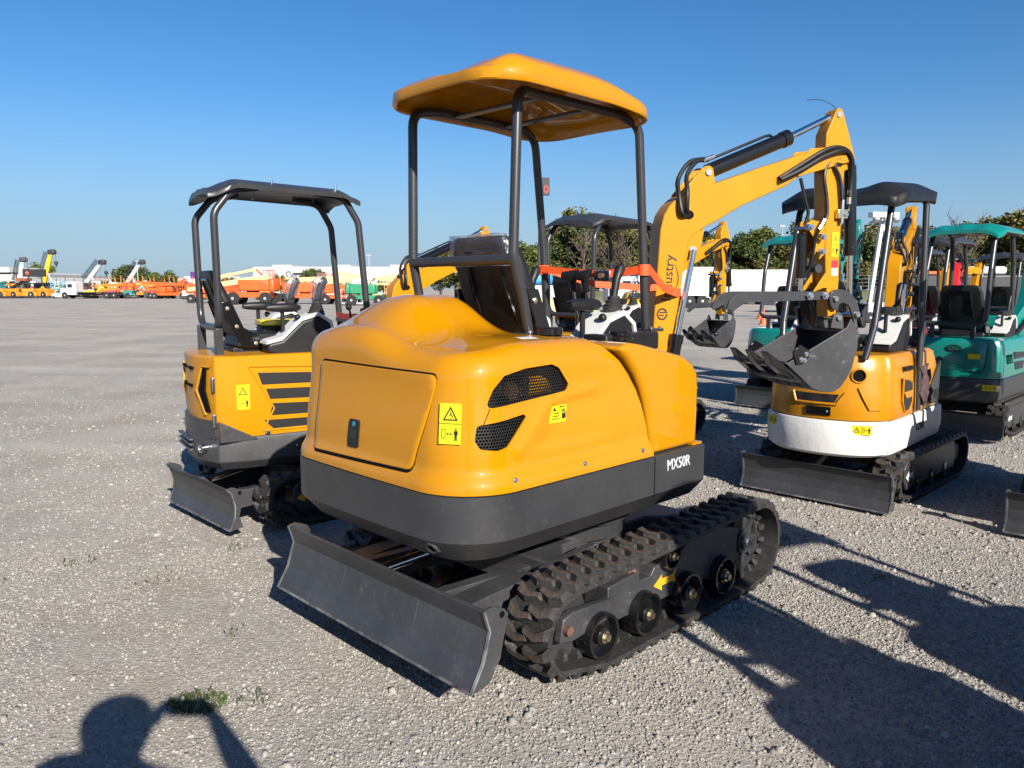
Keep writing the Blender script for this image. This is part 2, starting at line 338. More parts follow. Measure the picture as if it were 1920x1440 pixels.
def track(root, ys, w, xr, zr, rr, xf, zf, rf, n=44, pieces=True, lug_h=0.028):
    """rubber track; ys = y of the outer edge (signed), w = width, returned as one part with its tread lugs as sub-parts"""
    sgn = 1 if ys > 0 else -1; y0, y1 = ys, ys - sgn * w
    P, pitch = belt_path(xr, zr, rr, xf, zf, rf, n * 3)
    m = len(P); outer = []; inner = []
    for i in range(m):
        a, b = P[i - 1], P[(i + 1) % m]; tx, tz = b[0] - a[0], b[1] - a[1]; l = math.hypot(tx, tz); nx, nz = -tz / l, tx / l
        # loop runs over the top towards the rear, so the inside lies to the left
        outer.append((P[i][0], P[i][1], nx, nz, tx / l, tz / l))
    th = 0.022; off = lug_h
    vs = []; fs = []
    for (x, z, nx, nz, tx, tz) in outer:
        for yy, d in ((y0, off), (y1, off), (y1, off + th), (y0, off + th)): vs.append((x + nx * d, yy, z + nz * d))
    for i in range(m):
        j = (i + 1) % m
        for a, b in ((0, 1), (1, 2), (2, 3), (3, 0)): fs.append((i * 4 + a, i * 4 + b, j * 4 + b, j * 4 + a))
    mb = MB().add(vs, fs)
    for i in range(0, m, 3):   # inner drive lugs
        x, z, nx, nz, tx, tz = outer[i]; ym = (y0 + y1) / 2
        F = Matrix(((tx, 0, nx, x + nx * (off + th)), (0, 1, 0, ym), (tz, 0, nz, z + nz * (off + th)), (0, 0, 0, 1)))
        mb.box((-0.016, -0.035, 0), (0.016, 0.035, 0.035), F, top=.6)
    belt = mb.build('track', RUB, root, smooth=30)
    mes = [chevron_mesh(pitch * 3, w * .62, s, lug_h, 'tread_lug') for s in (1, -1)]
    jb = []
    for i in range(0, m, 3):
        for q, s in enumerate((1, -1)):
            x, z, nx, nz, tx, tz = outer[(i + (1 if q else 0)) % m]; ym = (y0 + y1) / 2 - s * w * .19
            F = Matrix(((-tx, 0, -nx, x + nx * off), (0, -1 * 1.0, 0, ym), (-tz, 0, -nz, z + nz * off), (0, 0, 0, 1)))
            F = Matrix(((tx, 0, -nx, x + nx * off), (0, 1, 0, ym), (tz, 0, -nz, z + nz * off), (0, 0, 0, 1)))
            if pieces:
                o = bpy.data.objects.new('tread_lug', mes[q]); COL.objects.link(o); o.parent = belt; o.matrix_local = F
            else: jb.append((mes[q], F))
    if jb:
        vs = []; fs = []
        for me, F in jb:
            o = len(vs); vs += [tuple(F @ v.co) for v in me.vertices]; fs += [tuple(i + o for i in p.vertices) for p in me.polygons]
        o = MB().add(vs, fs).build('tread_lugs', RUB, belt, smooth=0); o['kind'] = 'stuff'
    return belt
def roller_wheel(parent, c, r, sgn, name='roller', deep=0.06):
    """track roller seen from outside: rim, dished face, hub and bolt"""
    x, y, z = c; d = (0, sgn, 0)
    o = MB().lathe((x, y - sgn * deep * 1.3, z), d, [(0, r * .8), (0, r), (deep, r), (deep * 1.3, r * .97), (deep * 1.3, r * .84), (deep * .75, r * .74), (deep * .75, r * .42), (deep * 1.15, r * .36), (deep * 1.15, .001)], 28).build(name, GBK, parent)
    b = MB(); b.cyl((x, y - sgn * .015, z), (x, y + sgn * .006, z), r * .27, n=16); b.cyl((x, y + sgn * .006, z), (x, y + sgn * .022, z), r * .17, n=6)
    return o, b
def blade(root, half, prof, arms=True, m=None, thick=0.02, plates=True, z_arm=0.2, x_arm=0.7):
    """dozer blade: folded plate along y, end plates, back ribs, push arms"""
    m = m or GRW
    n = len(prof); back = [(x + thick, z) for x, z in prof]
    o = MB().prism(prof + back[::-1], -half, half, 'y').build('dozer_blade', m, root, bevel=.002, smooth=8)
    if plates:
        for s in (-1, 1):
            mb = MB(); pl = [prof[0], (prof[0][0] + .085, prof[0][1] + .012), (prof[-1][0] + .075, prof[0][1] + .09), (prof[-1][0] + .115, prof[-1][1] - .035), (prof[-1][0] + .095, prof[-1][1] - .012), (prof[-1][0] + .035, prof[-1][1] + .012), (prof[-1][0] - .002, prof[-1][1] + .004)] + [(x - .002, z) for x, z in prof[1:-1]][::-1]
            mb.prism(pl, s * half, s * (half + .014), 'y').build('end_plate', m, o, bevel=.002)
            hc = (prof[-1][0] + .082, prof[-1][1] - .03)
            MB().cyl((hc[0], s * (half + .0142), hc[1]), (hc[0], s * (half + .0152), hc[1]), .013, n=16).build('lifting_eye', DRK, o)
    x0, z0 = prof[0]
    MB().prism([(x0 - .0025, z0 - .003), (x0 - .0022, z0 + .006), (x0 + .002, z0 + .007), (x0 + thick, z0 - .003)], -half, half, 'y').build('worn_cutting_edge', WORN, o, smooth=0)
    if plates:
        for s in (-1, 1):
            for k in range(len(prof) - 1):
                a, b = prof[k], prof[k + 1]; MB().prism([(a[0] - .0045, a[1]), (a[0] + .0035, a[1]), (b[0] + .0035, b[1]), (b[0] - .0045, b[1])], s * (half + .0035), s * (half + .0145), 'y').build('worn_plate_edge', WORN, o, smooth=0)
    if arms:
        for s in (-1, 1):
            zc = (prof[0][1] + prof[-1][1]) / 2
            MB().prism([(prof[0][0] + .05, zc - .07), (prof[0][0] + .09, zc + .06), (x_arm, z_arm + .05), (x_arm, z_arm - .04)], s * .26 - .03, s * .26 + .03, 'y').build('push_arm', m, root, bevel=.004)
        mb = MB(); mb.cyl((prof[0][0] + .1, 0, zc + .1), (x_arm * .55, 0, z_arm + .14), .022, n=12); c = mb.build('blade_cylinder_rod', CHR, root)
        MB().cyl((x_arm * .55, 0, z_arm + .14), (x_arm + .1, 0, z_arm + .19), .042, n=14).build('blade_cylinder', GBK, root)
    return o
def cylinder(parent, p0, p1, p2, rb, rr, name='hydraulic_cylinder', m=None):
    p0, p1, p2 = Vector(p0), Vector(p1), Vector(p2); d = (p1 - p0).normalized()
    mb = MB(); mb.lathe(p0, d, [(0, rb * .5), (0.01, rb), ((p1 - p0).length - .05, rb), ((p1 - p0).length - .049, rb * 1.13), ((p1 - p0).length, rb * 1.13), ((p1 - p0).length + .004, rb * .6)], 18)
    o = mb.build(name, m or GBK, parent)
    MB().cyl(p1, p2, rr, n=14).build('rod', CHR, parent)
    return o
def hose(parent, pts, r=.011, k=8, m=None, rings=False):
    P = spline([Vector(p) for p in pts], k)
    o = MB().tube(P, r, 8).build('hydraulic_hose', m or BLK, parent)
    return o
def seat(root, M, sc=1.0, film=False, base=True):
    """operator seat: moulded back shell, cushions, side plates"""
    a = lambda *q: [(x * sc, z * sc) for x, z in q]
    o = MB().prism(a((0, 0), (.46, .02), (.48, .07), (.46, .12), (.10, .11), (.05, .16)), -.235 * sc, .235 * sc, 'y').build('seat', BLK, root, bevel=.025 * sc, M=M, seg=3)
    mb = MB(); rings = []
    for t, (hw, x, th) in zip((0, .12, .5, .85, .97, 1.0), ((.20, .05, .07), (.23, .03, .09), (.235, -.05, .09), (.22, -.12, .07), (.19, -.14, .05), (.15, -.145, .03))):
        z = .10 + t * .50
        pr = rrect(x - th / 2, x + th / 2, -hw, hw, th * .45, 4); rings.append([(p[0] * sc, p[1] * sc, z * sc) for p in pr])
    bk = mb.loft(rings).build('backrest', BLK, o)
    # raised ribs and panel frame on the back shell
    mb = MB()
    for y in (-.12, .12): mb.tube([((.03 - .047 - .006) * sc, y * sc, .20 * sc), ((-.05 - .052) * sc, y * sc * .95, .35 * sc), ((-.12 - .042) * sc, y * .85 * sc, .53 * sc)], .009 * sc, 6)
    mb.tube([((-.018) * sc, -.12 * sc, .20 * sc), (-.018 * sc, .12 * sc, .20 * sc)], .009 * sc, 6); mb.tube([(-.163 * sc, -.10 * sc, .53 * sc), (-.163 * sc, .10 * sc, .53 * sc)], .009 * sc, 6)
    mb.build('shell_rib', GBK, o)
    for s in (-1, 1):
        pl = MB().prism(a((-.10, .36), (-.03, .36), (.06, .16), (.22, .07), (.22, .0), (.06, .0), (-.02, .12)), s * .236 * sc, s * .250 * sc, 'y').build('seat_side_plate', GBK, o, bevel=.004)
        mb = MB()
        for x, z in ((-.055, .31), (.01, .17), (.15, .035)): bolt(mb, (x * sc, s * .250 * sc, z * sc), (0, s, 0), .010 * sc, .010)
        mb.build('bolt', ZNC, o)
    if base: MB().box((-.02 * sc, -.2 * sc, -.24 * sc), (.36 * sc, .2 * sc, 0.004), M).build('seat_base', BLK, root, bevel=.01)
    return o
def console(root, M, sc=1.0, film=False, armrest=True, mirror=1):
    """side console: white top shell over black body, rubber boot, joystick, arm pad. x forward"""
    body = [(0, 0), (.06, -.02), (.40, -.02), (.46, .10), (.44, .19), (.36, .245), (.24, .21), (.10, .08), (0, .06)]
    o = MB().prism([(x * sc, z * sc) for x, z in body], -.085 * sc, .085 * sc, 'y').build('console', BLK, root, bevel=.018 * sc, M=M, seg=3)
    cap = [(-.012, .055), (.0, .082), (.10, .105), (.235, .236), (.36, .27), (.455, .205), (.475, .12), (.462, .095), (.44, .188), (.36, .243), (.24, .208), (.10, .078)]
    MB().prism([(x * sc, z * sc) for x, z in cap], -.092 * sc, .092 * sc, 'y').build('console_cover', WHT, o, bevel=.006 * sc)
    x, z = .37 * sc, .262 * sc
    pr = []
    for k in range(5): pr += [(k * .018 * sc, (.058 - k * .007) * sc), (k * .018 * sc + .010 * sc, (.062 - k * .007) * sc)]
    MB().lathe((x, 0, z - .012), (.10, 0, 1), pr + [(.092 * sc, .026 * sc)], 16).build('rubber_boot', RUB, o)
    mb = MB(); mb.tube([(x + .008, 0, z + .075 * sc), (x + .02, 0, z + .13 * sc), (x + .03 * sc, 0, z + .17 * sc), (x + .06 * sc, 0, z + .225 * sc), (x + .075 * sc, 0, z + .235 * sc)], [.020 * sc, .021 * sc, .023 * sc, .028 * sc, .020 * sc], 12)
    mb.build('joystick', BLK, o)
    if film:
        rings = []; rr = random.Random(3)
        for k in range(7):
            t = k / 6; r = (.022 + .030 * math.sin(math.pi * min(1, t * 1.05)) ** .7) * sc
            rings.append([(x + .03 * sc * t + .012 + r * math.cos(q * math.pi / 7) * rr.uniform(.55, 1.35), r * math.sin(q * math.pi / 7) * rr.uniform(.5, 1.35), z + (.085 + .19 * t + rr.uniform(-.012, .012)) * sc) for q in range(14)])
        MB().loft(rings).build('clear_film_bag', FILM, o, smooth=25)
    if armrest:
        ring = []
        for t, w, h in ((0, .028, .018), (.15, .036, .026), (.55, .044, .032), (.85, .040, .028), (1, .020, .014)):
            xx = (.02 + .235 * t) * sc; ring.append([(xx, q[0] * sc, .30 * sc + q[1] * sc) for q in rrect(-w, w, -h, h, h * .8, 4)])
        MB().loft(ring).build('arm_pad', BLK, o)
        MB().cyl((.13 * sc, 0, .14 * sc), (.13 * sc, 0, .285 * sc), .014 * sc, n=10).build('arm_pad_post', BLK, o)
    MB().sphere((.215 * sc, -.06 * sc * mirror, .235 * sc), .022 * sc, 12, 8).build('knob', BLK, o)
    return o
def canopy_frame(root, posts, M, r=.027, bars=(), seg=12, rad=.08):
    out = []
    for p in posts: out.append(MB().tube(fillet(p, rad, 6), r, seg).build('canopy_post', TUB, root, M=M))
    for a, b in bars: MB().cyl(a, b, r, n=seg).build('canopy_bar', TUB, root, M=M)
    return out
def swoosh_text(root, s, M, size, m=INK): return text('lettering', s, size, m, root, M)
# ------------------------------------------------------------------ the large yellow excavator in front
GX = mat('yellow_flange', (0.80, 0.33, 0.004), 0.3, coat=0.5)
def main_excavator():
    root = thing('mini_excavator', 'large glossy yellow mini excavator with yellow moulded canopy, nearest the viewer', 'excavator', (-.633, 3.039, 0), R(44.5), 'mini excavators for sale')
    # ---------- undercarriage
    for s in (-1, 1):
        near = s < 0
        belt = track(root, s * .72, .23, .555, .235, .205, 2.03, .245, .245, n=48, pieces=near, lug_h=.024)
        ys = s * .70
        for k, x in enumerate((.745, 1.06, 1.40, 1.72)):
            o, b = roller_wheel(belt, (x, ys, .152), .100, s); b.build('roller_bolt', ZNC, belt)
        o, b = roller_wheel(belt, (1.25, ys - s * .005, .372), .066, s); b.build('roller_bolt', ZNC, belt)
        # drive sprocket with spokes
        c = Vector((2.03, s * .60, .245)); mb = MB()
        mb.lathe(c - Vector((0, s * .03, 0)), (0, s, 0), [(0, .10), (0, .155), (.05, .155), (.05, .135), (.025, .13), (.025, .075), (.06, .07), (.06, .05), (.075, .045), (.075, .001)], 28)
        for k in range(8):
            t = k * math.pi / 4; F = Matrix.Translation(c) @ Matrix.Rotation(t, 4, 'Y')
            mb.box((.05, -.02, -.014), (.175, .02, .014), F)
        for k in range(16):
            t = k * math.pi / 8; F = Matrix.Translation(c) @ Matrix.Rotation(t, 4, 'Y'); mb.box((.14, -.018, -.012), (.185, .018, .012), F, top=.7)
        mb.build('drive_sprocket', GRY, belt, smooth=30)
        b = MB(); bolt(b, c + Vector((0, s * .045, 0)), (0, s, 0), .02, .02); b.build('sprocket_bolt', STL, belt)
        # idler wheel with its yoke arm and rusty pin
        MB().lathe((.56, s * .50, .238), (0, s, 0), [(0, .05), (0, .172), (.05, .178), (.10, .172), (.10, .06), (.13, .05), (.13, .001)], 28).build('idler_wheel', GRY, belt)
        MB().prism([(.50, .19), (.52, .285), (.58, .30), (.84, .285), (.84, .20), (.58, .175)], s * .63, s * .668, 'y').build('idler_yoke', GRW, belt, bevel=.006)
        b = MB(); b.cyl((.535, s * .66, .24), (.535, s * .692, .24), .020, n=14); b.build('idler_pin', RST, belt)
        # track frame: box beam with notched top
        fr = [(.82, .165), (.82, .33), (1.02, .345), (1.05, .30), (1.13, .30), (1.16, .335), (1.36, .34), (1.42, .385), (1.75, .395), (1.90, .36), (1.90, .20), (1.80, .155)]
        o = MB().prism(fr, s * .52, s * .655, 'y').build('track_frame', GRW, belt, bevel=.006)
        MB().box((1.04, s * .60 - .03, .30), (1.075, s * .60 + .03, .375)).build('adjuster_bracket', GRW, belt, bevel=.003)
        b = MB(); b.cyl((.99, s * .62, .335), (1.045, s * .62, .335), .017, n=12); b.build('adjuster_bolt', RST, belt)
        MB().prism([(1.15, .245), (1.215, .285), (1.215, .265), (1.30, .265), (1.335, .29), (1.318, .25), (1.335, .212), (1.30, .232), (1.215, .232), (1.215, .208)], s * .6562, s * .6575, 'y').build('direction_arrow', ARW, belt, smooth=0)
        MB().box((1.895, s * .64 - .004, .12), (1.905, s * .64 + .05, .40)).build('sprocket_guard', GRY, belt)
    # X-frame and slew ring
    mb = MB(); mb.prism([(.72, -.5), (.95, -.28), (1.60, -.28), (1.85, -.5), (1.85, .5), (1.60, .28), (.95, .28), (.72, .5)], .24, .40, 'z'); mb.build('cross_frame', GRW, root, bevel=.01)
    MB().prism([(.62, .26), (.66, .40), (1.0, .43), (1.0, .30)], -.44, -.40, 'y').build('frame_gusset', GRW, root)
    MB().prism([(.62, .26), (.66, .40), (1.0, .43), (1.0, .30)], .40, .44, 'y').build('frame_gusset', GRW, root)
    MB().lathe((1.25, 0, .38), (0, 0, 1), [(0, .33), (.08, .33), (.08, .36), (.16, .36), (.16, .30), (.21, .30)], 40).build('slew_ring', GRY, root)
    mb = MB()
    for i in range(5): mb.tube(spline([(.95 + .05 * i, -.2 + .1 * i, .56), (.7 + .02 * i, -.12 + .08 * i, .48), (.45, -.05 + .04 * i, .44), (.3, .02 * i, .40)], 6), .014, 7)
    mb.build('hose_bundle', BLK, root)
    blade(root, .687, [(0, .18), (.058, .275), (.092, .385), (.066, .465)], z_arm=.30, x_arm=.95)
    for s in (-1, 1): MB().prism([(.10, .235), (.10, .41), (.20, .36), (.62, .385), (.62, .32)], s * .37 - .06, s * .37 + .06, 'y').build('push_arm_cover', GRW, root, bevel=.006)
    # ---------- upper body: one plan outline used for skirt and hood
    YR, YL, XR, XF = -.63, .655, .03, 1.30
    path = [(XF, YR)]
    for j in range(25):
        t = R(270 - 90 * j / 24); path.append((.30 + .27 * math.cos(t), -.36 + .27 * math.sin(t)))
    for j in range(1, 24): y = -.36 + (.43 + .36) * j / 24; path.append((XR - .006 * math.sin(math.pi * j / 24), y))
    for j in range(21):
        t = R(180 - 90 * j / 20); path.append((.255 + .225 * math.cos(t), .43 + .225 * math.sin(t)))
    path.append((XF, YL))
    # densify
    D = [Vector((p[0], p[1], 0)) for p in path]; dl = [0]
    for i in range(1, len(D)): dl.append(dl[-1] + (D[i] - D[i - 1]).length)
    NS = 210; o_x = np.interp(np.linspace(0, dl[-1], NS), dl, [p.x for p in D]); o_y = np.interp(np.linspace(0, dl[-1], NS), dl, [p.y for p in D])
    tx = np.gradient(o_x); ty = np.gradient(o_y); ll = np.hypot(tx, ty); inx, iny = ty / ll, -tx / ll     # inward normal
    if inx[NS // 2] < 0: inx, iny = -inx, -iny
    def Tz(x, y):
        base = 1.355 + .045 * math.exp(-((y + .36) / .22) ** 2) * sstep(.12, .45, x) - .05 * sstep(.75, 1.2, x)
        gx = sstep(.02, .42, x) * (1 - sstep(.60, .82, x)); dy = (y - .17) / (.29 if y < .17 else .40)
        return base + .215 * gx * math.exp(-(abs(dy) ** 2.4)) - .02 * sstep(.40, .66, y) 
    def inset(z): return .030 * sstep(.865, .94, z) + .030 * sstep(.94, 1.27, z)
    RS = .105
    def surf(i, z):
        """hood side surface at outline sample i (float) and height z, up to the shoulder"""
        i0 = int(min(NS - 2, max(0, math.floor(i)))); f = i - i0
        x = o_x[i0] * (1 - f) + o_x[i0 + 1] * f; y = o_y[i0] * (1 - f) + o_y[i0 + 1] * f; a = inx[i0] * (1 - f) + inx[i0 + 1] * f; b = iny[i0] * (1 - f) + iny[i0 + 1] * f
        q = inset(z) ; zt = Tz(x + a * (RS + .07), y + b * (RS + .07))
        if z > zt - RS:
            s = min(1, (z - (zt - RS)) / RS); q += RS * (1 - math.sqrt(max(0, 1 - s * s)))
        P = Vector((x + a * q, y + b * q, z))
        if y < -.5 and x > .1:    # pressed shapes on the right flank
            def seg(p, q_, w):
                ax, az = p; bx, bz = q_; t = ((P.x - ax) * (bx - ax) + (z - az) * (bz - az)) / ((bx - ax) ** 2 + (bz - az) ** 2); t = min(1, max(0, t))
                return math.exp(-(math.hypot(P.x - ax - t * (bx - ax), z - az - t * (bz - az)) / w) ** 2)
            P.y -= .008 * seg((.33, .985), (.52, 1.150), .022) + .006 * seg((.52, 1.160), (.80, 1.185), .018) + .005 * seg((.20, 1.335), (.85, 1.335), .02)
            P.y += .007 * sstep(.42, .47, P.x - (z - 1.0) * 1.1) * sstep(.97, 1.0, z) * (1 - sstep(1.14, 1.18, z)) * (1 - sstep(.75, .95, P.x))
        return P
    rings = []
    zs0 = [.8475 + .0125 * k for k in range(12)]
    for k in range(34):
        rings.append(k)
    grid = []
    NZ = 40
    for k in range(NZ):
        row = []
        for i in range(NS):
            zt = Tz(o_x[i] + inx[i] * (RS + .07), o_y[i] + iny[i] * (RS + .07))
            t = k / (NZ - 1); 
            if t < .72: z = .8475 + (zt - RS - .8475) * (t / .72)
            else: z = zt - RS + RS * math.sin((t - .72) / .28 * math.pi / 2)
            row.append(surf(i, z))
        grid.append(row)
    C = Vector((XF, .02, 0)); last = grid[-1]
    for k in range(1, 36):
        t = (k / 36) ** .9; row = []
        for i in range(NS):
            p = last[i]; x = p.x + (C.x - p.x) * t; y = p.y + (C.y - p.y) * t; row.append(Vector((x, y, Tz(x, y) + (p.z - Tz(p.x, p.y)) * max(0, 1 - 6 * t))))
        grid.append(row)
    hood = MB().loft(grid, closed=False, cap0=False, cap1=False).build('hood', YEL, root, smooth=50)
    sm = hood.modifiers.new('solid', 'SOLIDIFY'); sm.thickness = .007; sm.offset = -1
    g1 = [(.201, 1.158), (.239, 1.230), (.287, 1.276), (.399, 1.296), (.548, 1.302), (.590, 1.286), (.650, 1.212), (.626, 1.190)]
    g2 = [(.170, 1.099), (.160, 1.043), (.174, 1.012), (.240, 1.002), (.280, 1.012), (.392, 1.112), (.378, 1.124)]
    def rnd(poly, r):
        P = [Vector((p[0], 0, p[1])) for p in poly]; Q = fillet([(P[-1] + P[0]) / 2] + P + [(P[-1] + P[0]) / 2], r, 4)[:-1]; return [(q.x, q.z) for q in Q]
    cut = MB(); cut.prism(rnd(g1, .02), -.8, -.40, 'y'); cut.prism(rnd(g2, .02), -.8, -.40, 'y')
    seamc = [(1.170, .80), (1.168, .843), (1.150, .97), (1.119, 1.082), (1.088, 1.155), (1.044, 1.22), (.980, 1.288), (.908, 1.344), (.84, 1.385), (.79, 1.45), (.79, 1.9)]
    cut.prism(seamc + [(2.0, 1.9), (2.0, .80)], -1.2, 1.2, 'y')
    co = cut.build('cutter', YEL, root); bpy.context.view_layer.update()
    bo = hood.modifiers.new('cut', 'BOOLEAN'); bo.operation = 'DIFFERENCE'; bo.solver = 'EXACT'; bo.object = co
    dg = bpy.context.evaluated_depsgraph_get(); me = bpy.data.meshes.new_from_object(hood.evaluated_get(dg))
    hood.modifiers.clear(); hood.data = me; bpy.data.objects.remove(co)
    me.polygons.foreach_set('use_smooth', [True] * len(me.polygons)); me.set_sharp_from_angle(angle=R(38))
    # grille sheets: hexagonal holes punched through black metal
    def perforated(poly, yv, pitch, name):
        xs = [p[0] for p in poly]; zs = [p[1] for p in poly]; mb = MB(); r = pitch / math.sqrt(3); k = 0; z = min(zs) - .02
        while z < max(zs) + .03:
            x = min(xs) - .02 + (pitch / 2 if k % 2 else 0)
            while x < max(xs) + .03:
                vs = []
                for rr, yy in ((r, yv), (r * .74, yv), (r * .74, yv + .004)):
                    vs += [(x + rr * math.cos(R(30 + 60 * q)), yy, z + rr * math.sin(R(30 + 60 * q))) for q in range(6)]
                fs = [(q, (q + 1) % 6, 6 + (q + 1) % 6, 6 + q) for q in range(6)] + [(6 + q, 6 + (q + 1) % 6, 12 + (q + 1) % 6, 12 + q) for q in range(6)]
                mb.add(vs, fs); x += pitch
            z += r * 1.5; k += 1
        o = mb.build(name, BLK, hood, smooth=0); return o
    ixs = [i for i in range(NS // 2) if o_y[i] < -.38]; ixx = [o_x[i] for i in ixs]
    def on_flank(x, z, off):
        i = float(np.interp(x, ixx[::-1], ixs[::-1])); p = surf(i, z); i0 = int(i); return p - Vector((inx[i0], iny[i0], 0)) * off
    for g in (g1, g2):
        o = perforated(g, 0, .0135, 'grille')
        for v in o.data.vertices: v.co = on_flank(v.co.x, v.co.z, -.014 - v.co.y)
    # what shows behind the grilles
    mb = MB(); mb.box((.12, -.42, .86), (.78, -.10, 1.26)); mb.lathe((.30, -.50, 1.08), (0, 1, 0), [(0, .02), (0, .09), (.08, .09)], 20); mb.build('engine_block', DRK, root, bevel=.01)
    MB().box((.50, -.47, 1.17), (.66, -.44, 1.31)).build('inner_panel', YST, root)
    mb = MB(); mb.cyl((.40, -.50, 1.20), (.40, -.44, 1.20), .035, n=14); mb.build('fan_hub', COP, root)
    MB().cyl((.46, -.51, 1.17), (.46, -.51, 1.25), .014, n=10).build('coolant_pipe', CHR, root)
    # rear door as a raised skin over a dark gap, and other patches that follow the hood surface
    rear = [i for i in range(NS) if o_x[i] < .26]
    ry = [o_y[i] for i in rear]
    def on_rear(y, z, off):
        i = float(np.interp(y, ry, rear)) if ry[0] < ry[-1] else float(np.interp(y, ry[::-1], rear[::-1]))
        p = surf(i, z); e = 1e-2; du = surf(i + .3, z) - surf(i - .3, z); dv = surf(i, z + .004) - surf(i, z - .004); n = du.cross(dv).normalized()
        if n.x > 0: n = -n
        return p + n * off
    def patch(poly, offs, name, m, parent, fn=on_rear, steps=(1, .93, .8, .6, .4, .2, .03)):
        cx = sum(p[0] for p in poly) / len(poly); cz = sum(p[1] for p in poly) / len(poly); rings = [[fn(p[0], p[1], -.002) for p in poly], [fn(p[0], p[1], offs - .003) for p in poly]]
        for s in steps: rings.append([fn(cx + (p[0] - cx) * (s if s < 1 else .988), cz + (p[1] - cz) * (s if s < 1 else .988), offs) for p in poly])
        return MB().loft(rings, cap0=False).build(name, m, parent, smooth=40)
    def dens(poly, n):
        P = [Vector((p[0], p[1], 0)) for p in poly + [poly[0]]]; d = [0]
        for i in range(1, len(P)): d.append(d[-1] + (P[i] - P[i - 1]).length)
        t = np.linspace(0, d[-1], n, endpoint=False); return list(zip(np.interp(t, d, [p.x for p in P]), np.interp(t, d, [p.y for p in P])))
    def rnd2(poly, r):
        P = [Vector((p[0], p[1], 0)) for p in poly]; h = (P[-1] + P[0]) / 2; return [(q.x, q.y) for q in fillet([h] + P + [h], r, 5)[:-1]]
    dq = [(.377, 1.286), (-.436, 1.281), (-.305, .912), (.395, .897)]
    gap = [(.383, 1.296), (-.441, 1.289), (-.309, .900), (.399, .884)]
    patch(dens(rnd2(gap, .03), 120), .0012, 'door_gap', DRK, root)
    door = patch(dens(rnd2(dq, .03), 120), .010, 'rear_door', YEL, root)
    lat = patch(dens(rnd2([(.112, 1.062), (.034, 1.062), (.040, .947), (.120, .945)], .012), 40), .014, 'door_latch', BLK, root)
    patch(dens(rnd2([(.100, 1.022), (.048, 1.022), (.052, .985), (.104, .984)], .006), 40), .0155, 'latch_paddle', GBK, lat)
    patch([( .075 + .011 * math.cos(t * .524), 1.043 + .011 * math.sin(t * .524)) for t in range(12)], .016, 'latch_badge', BLU, lat)
    # warning sticker near the rear right corner
    i_s = min(range(5, NS // 2), key=lambda i: (surf(i, 1.107).x - .112) ** 2 + (surf(i, 1.107).y + .476) ** 2)
    p = surf(i_s, 1.107); du = (surf(i_s - 1, 1.107) - surf(i_s + 1, 1.107)).normalized(); dv = (surf(i_s, 1.115) - surf(i_s, 1.075)).normalized()
    nrm = du.cross(dv); nrm = nrm if nrm.x < 0 else -nrm
    if du.y > 0: du = -du
    warn_sticker(root, frame(p + nrm * .006, du, dv), .085, .150)
    # fuel sticker on the flank
    on_right = on_flank
    st = patch(dens([(.531, 1.137), (.632, 1.137), (.617, 1.068), (.514, 1.070)], 40), .002, 'fuel_sticker', STY, root, fn=on_right)
    mb = MB(); q = on_right(.555, 1.107, .0035); yv = q.y - .0005
    mb.prism([(.577, 1.085), (.592, 1.085), (.592, 1.105), (.577, 1.105)], yv, yv - .0008, 'y')
    for a in ((.577, 1.105, .580, 1.123), (.589, 1.105, .592, 1.123), (.577, 1.120, .592, 1.123), (.594, 1.088, .598, 1.090), (.596, 1.090, .598, 1.115)): mb.prism([(a[0], a[1]), (a[2], a[1]), (a[2], a[3]), (a[0], a[3])], yv, yv - .0008, 'y')
    for k in range(3): mb.prism([(.510, 1.086 + .011 * k), (.560, 1.086 + .011 * k), (.560, 1.088 + .011 * k), (.510, 1.088 + .011 * k)], yv, yv - .0008, 'y')
    mb.prism([(.530, 1.134), (.521, 1.119), (.539, 1.119)], yv, yv - .0008, 'y'); mb.prism([(.56, 1.133), (.60, 1.133), (.60, 1.135), (.56, 1.135)], yv, yv - .0008, 'y')
    mb.v = [(x + .017, y, z - .002) for x, y, z in mb.v]
    mb.build('sticker_print', INK, st, smooth=0)
    for x, z in ((.292, .888), (.693, .886), (1.087, .883)):
        q = on_right(x, z, 0); mb = MB(); mb.lathe(q, (0, -1, .1), [(0, .012), (.002, .012), (.002, .007), (.006, .007), (.006, .001)], 14); mb.build('hood_screw', STL, hood)
    # white paper labels lying on the hood
    for (x, y, w, h, a) in ((.245, .02, .030, .022, .5), (.55, -.43, .09, .045, -.1)):
        mb = MB(); vs = []; n = 5
        for j in range(n):
            for i in range(n):
                u = (i / (n - 1) - .5) * w; v = (j / (n - 1) - .5) * h; xx = x + u * math.cos(a) - v * math.sin(a); yy = y + u * math.sin(a) + v * math.cos(a); vs.append((xx, yy, Tz(xx, yy) + .003))
        mb.add(vs, [(j * n + i, j * n + i + 1, (j + 1) * n + i + 1, (j + 1) * n + i) for j in range(n - 1) for i in range(n - 1)]); mb.build('paper_label', LTX, hood)
    zc = Tz(.70, -.36)
    MB().lathe((.735, -.385, Tz(.735, -.385) - .012), (0, 0, 1), [(0, .052), (.012, .055), (.014, .048), (.016, .055), (.042, .055), (.046, .05), (.046, .001)], 32).build('fuel_cap', GBK, root, smooth=30)
    MB().tube([on_flank(.201 - .031 * t / 5, 1.158 - .059 * t / 5, .0005) for t in range(6)], .0016, 5).build('panel_joint', DRK, hood)
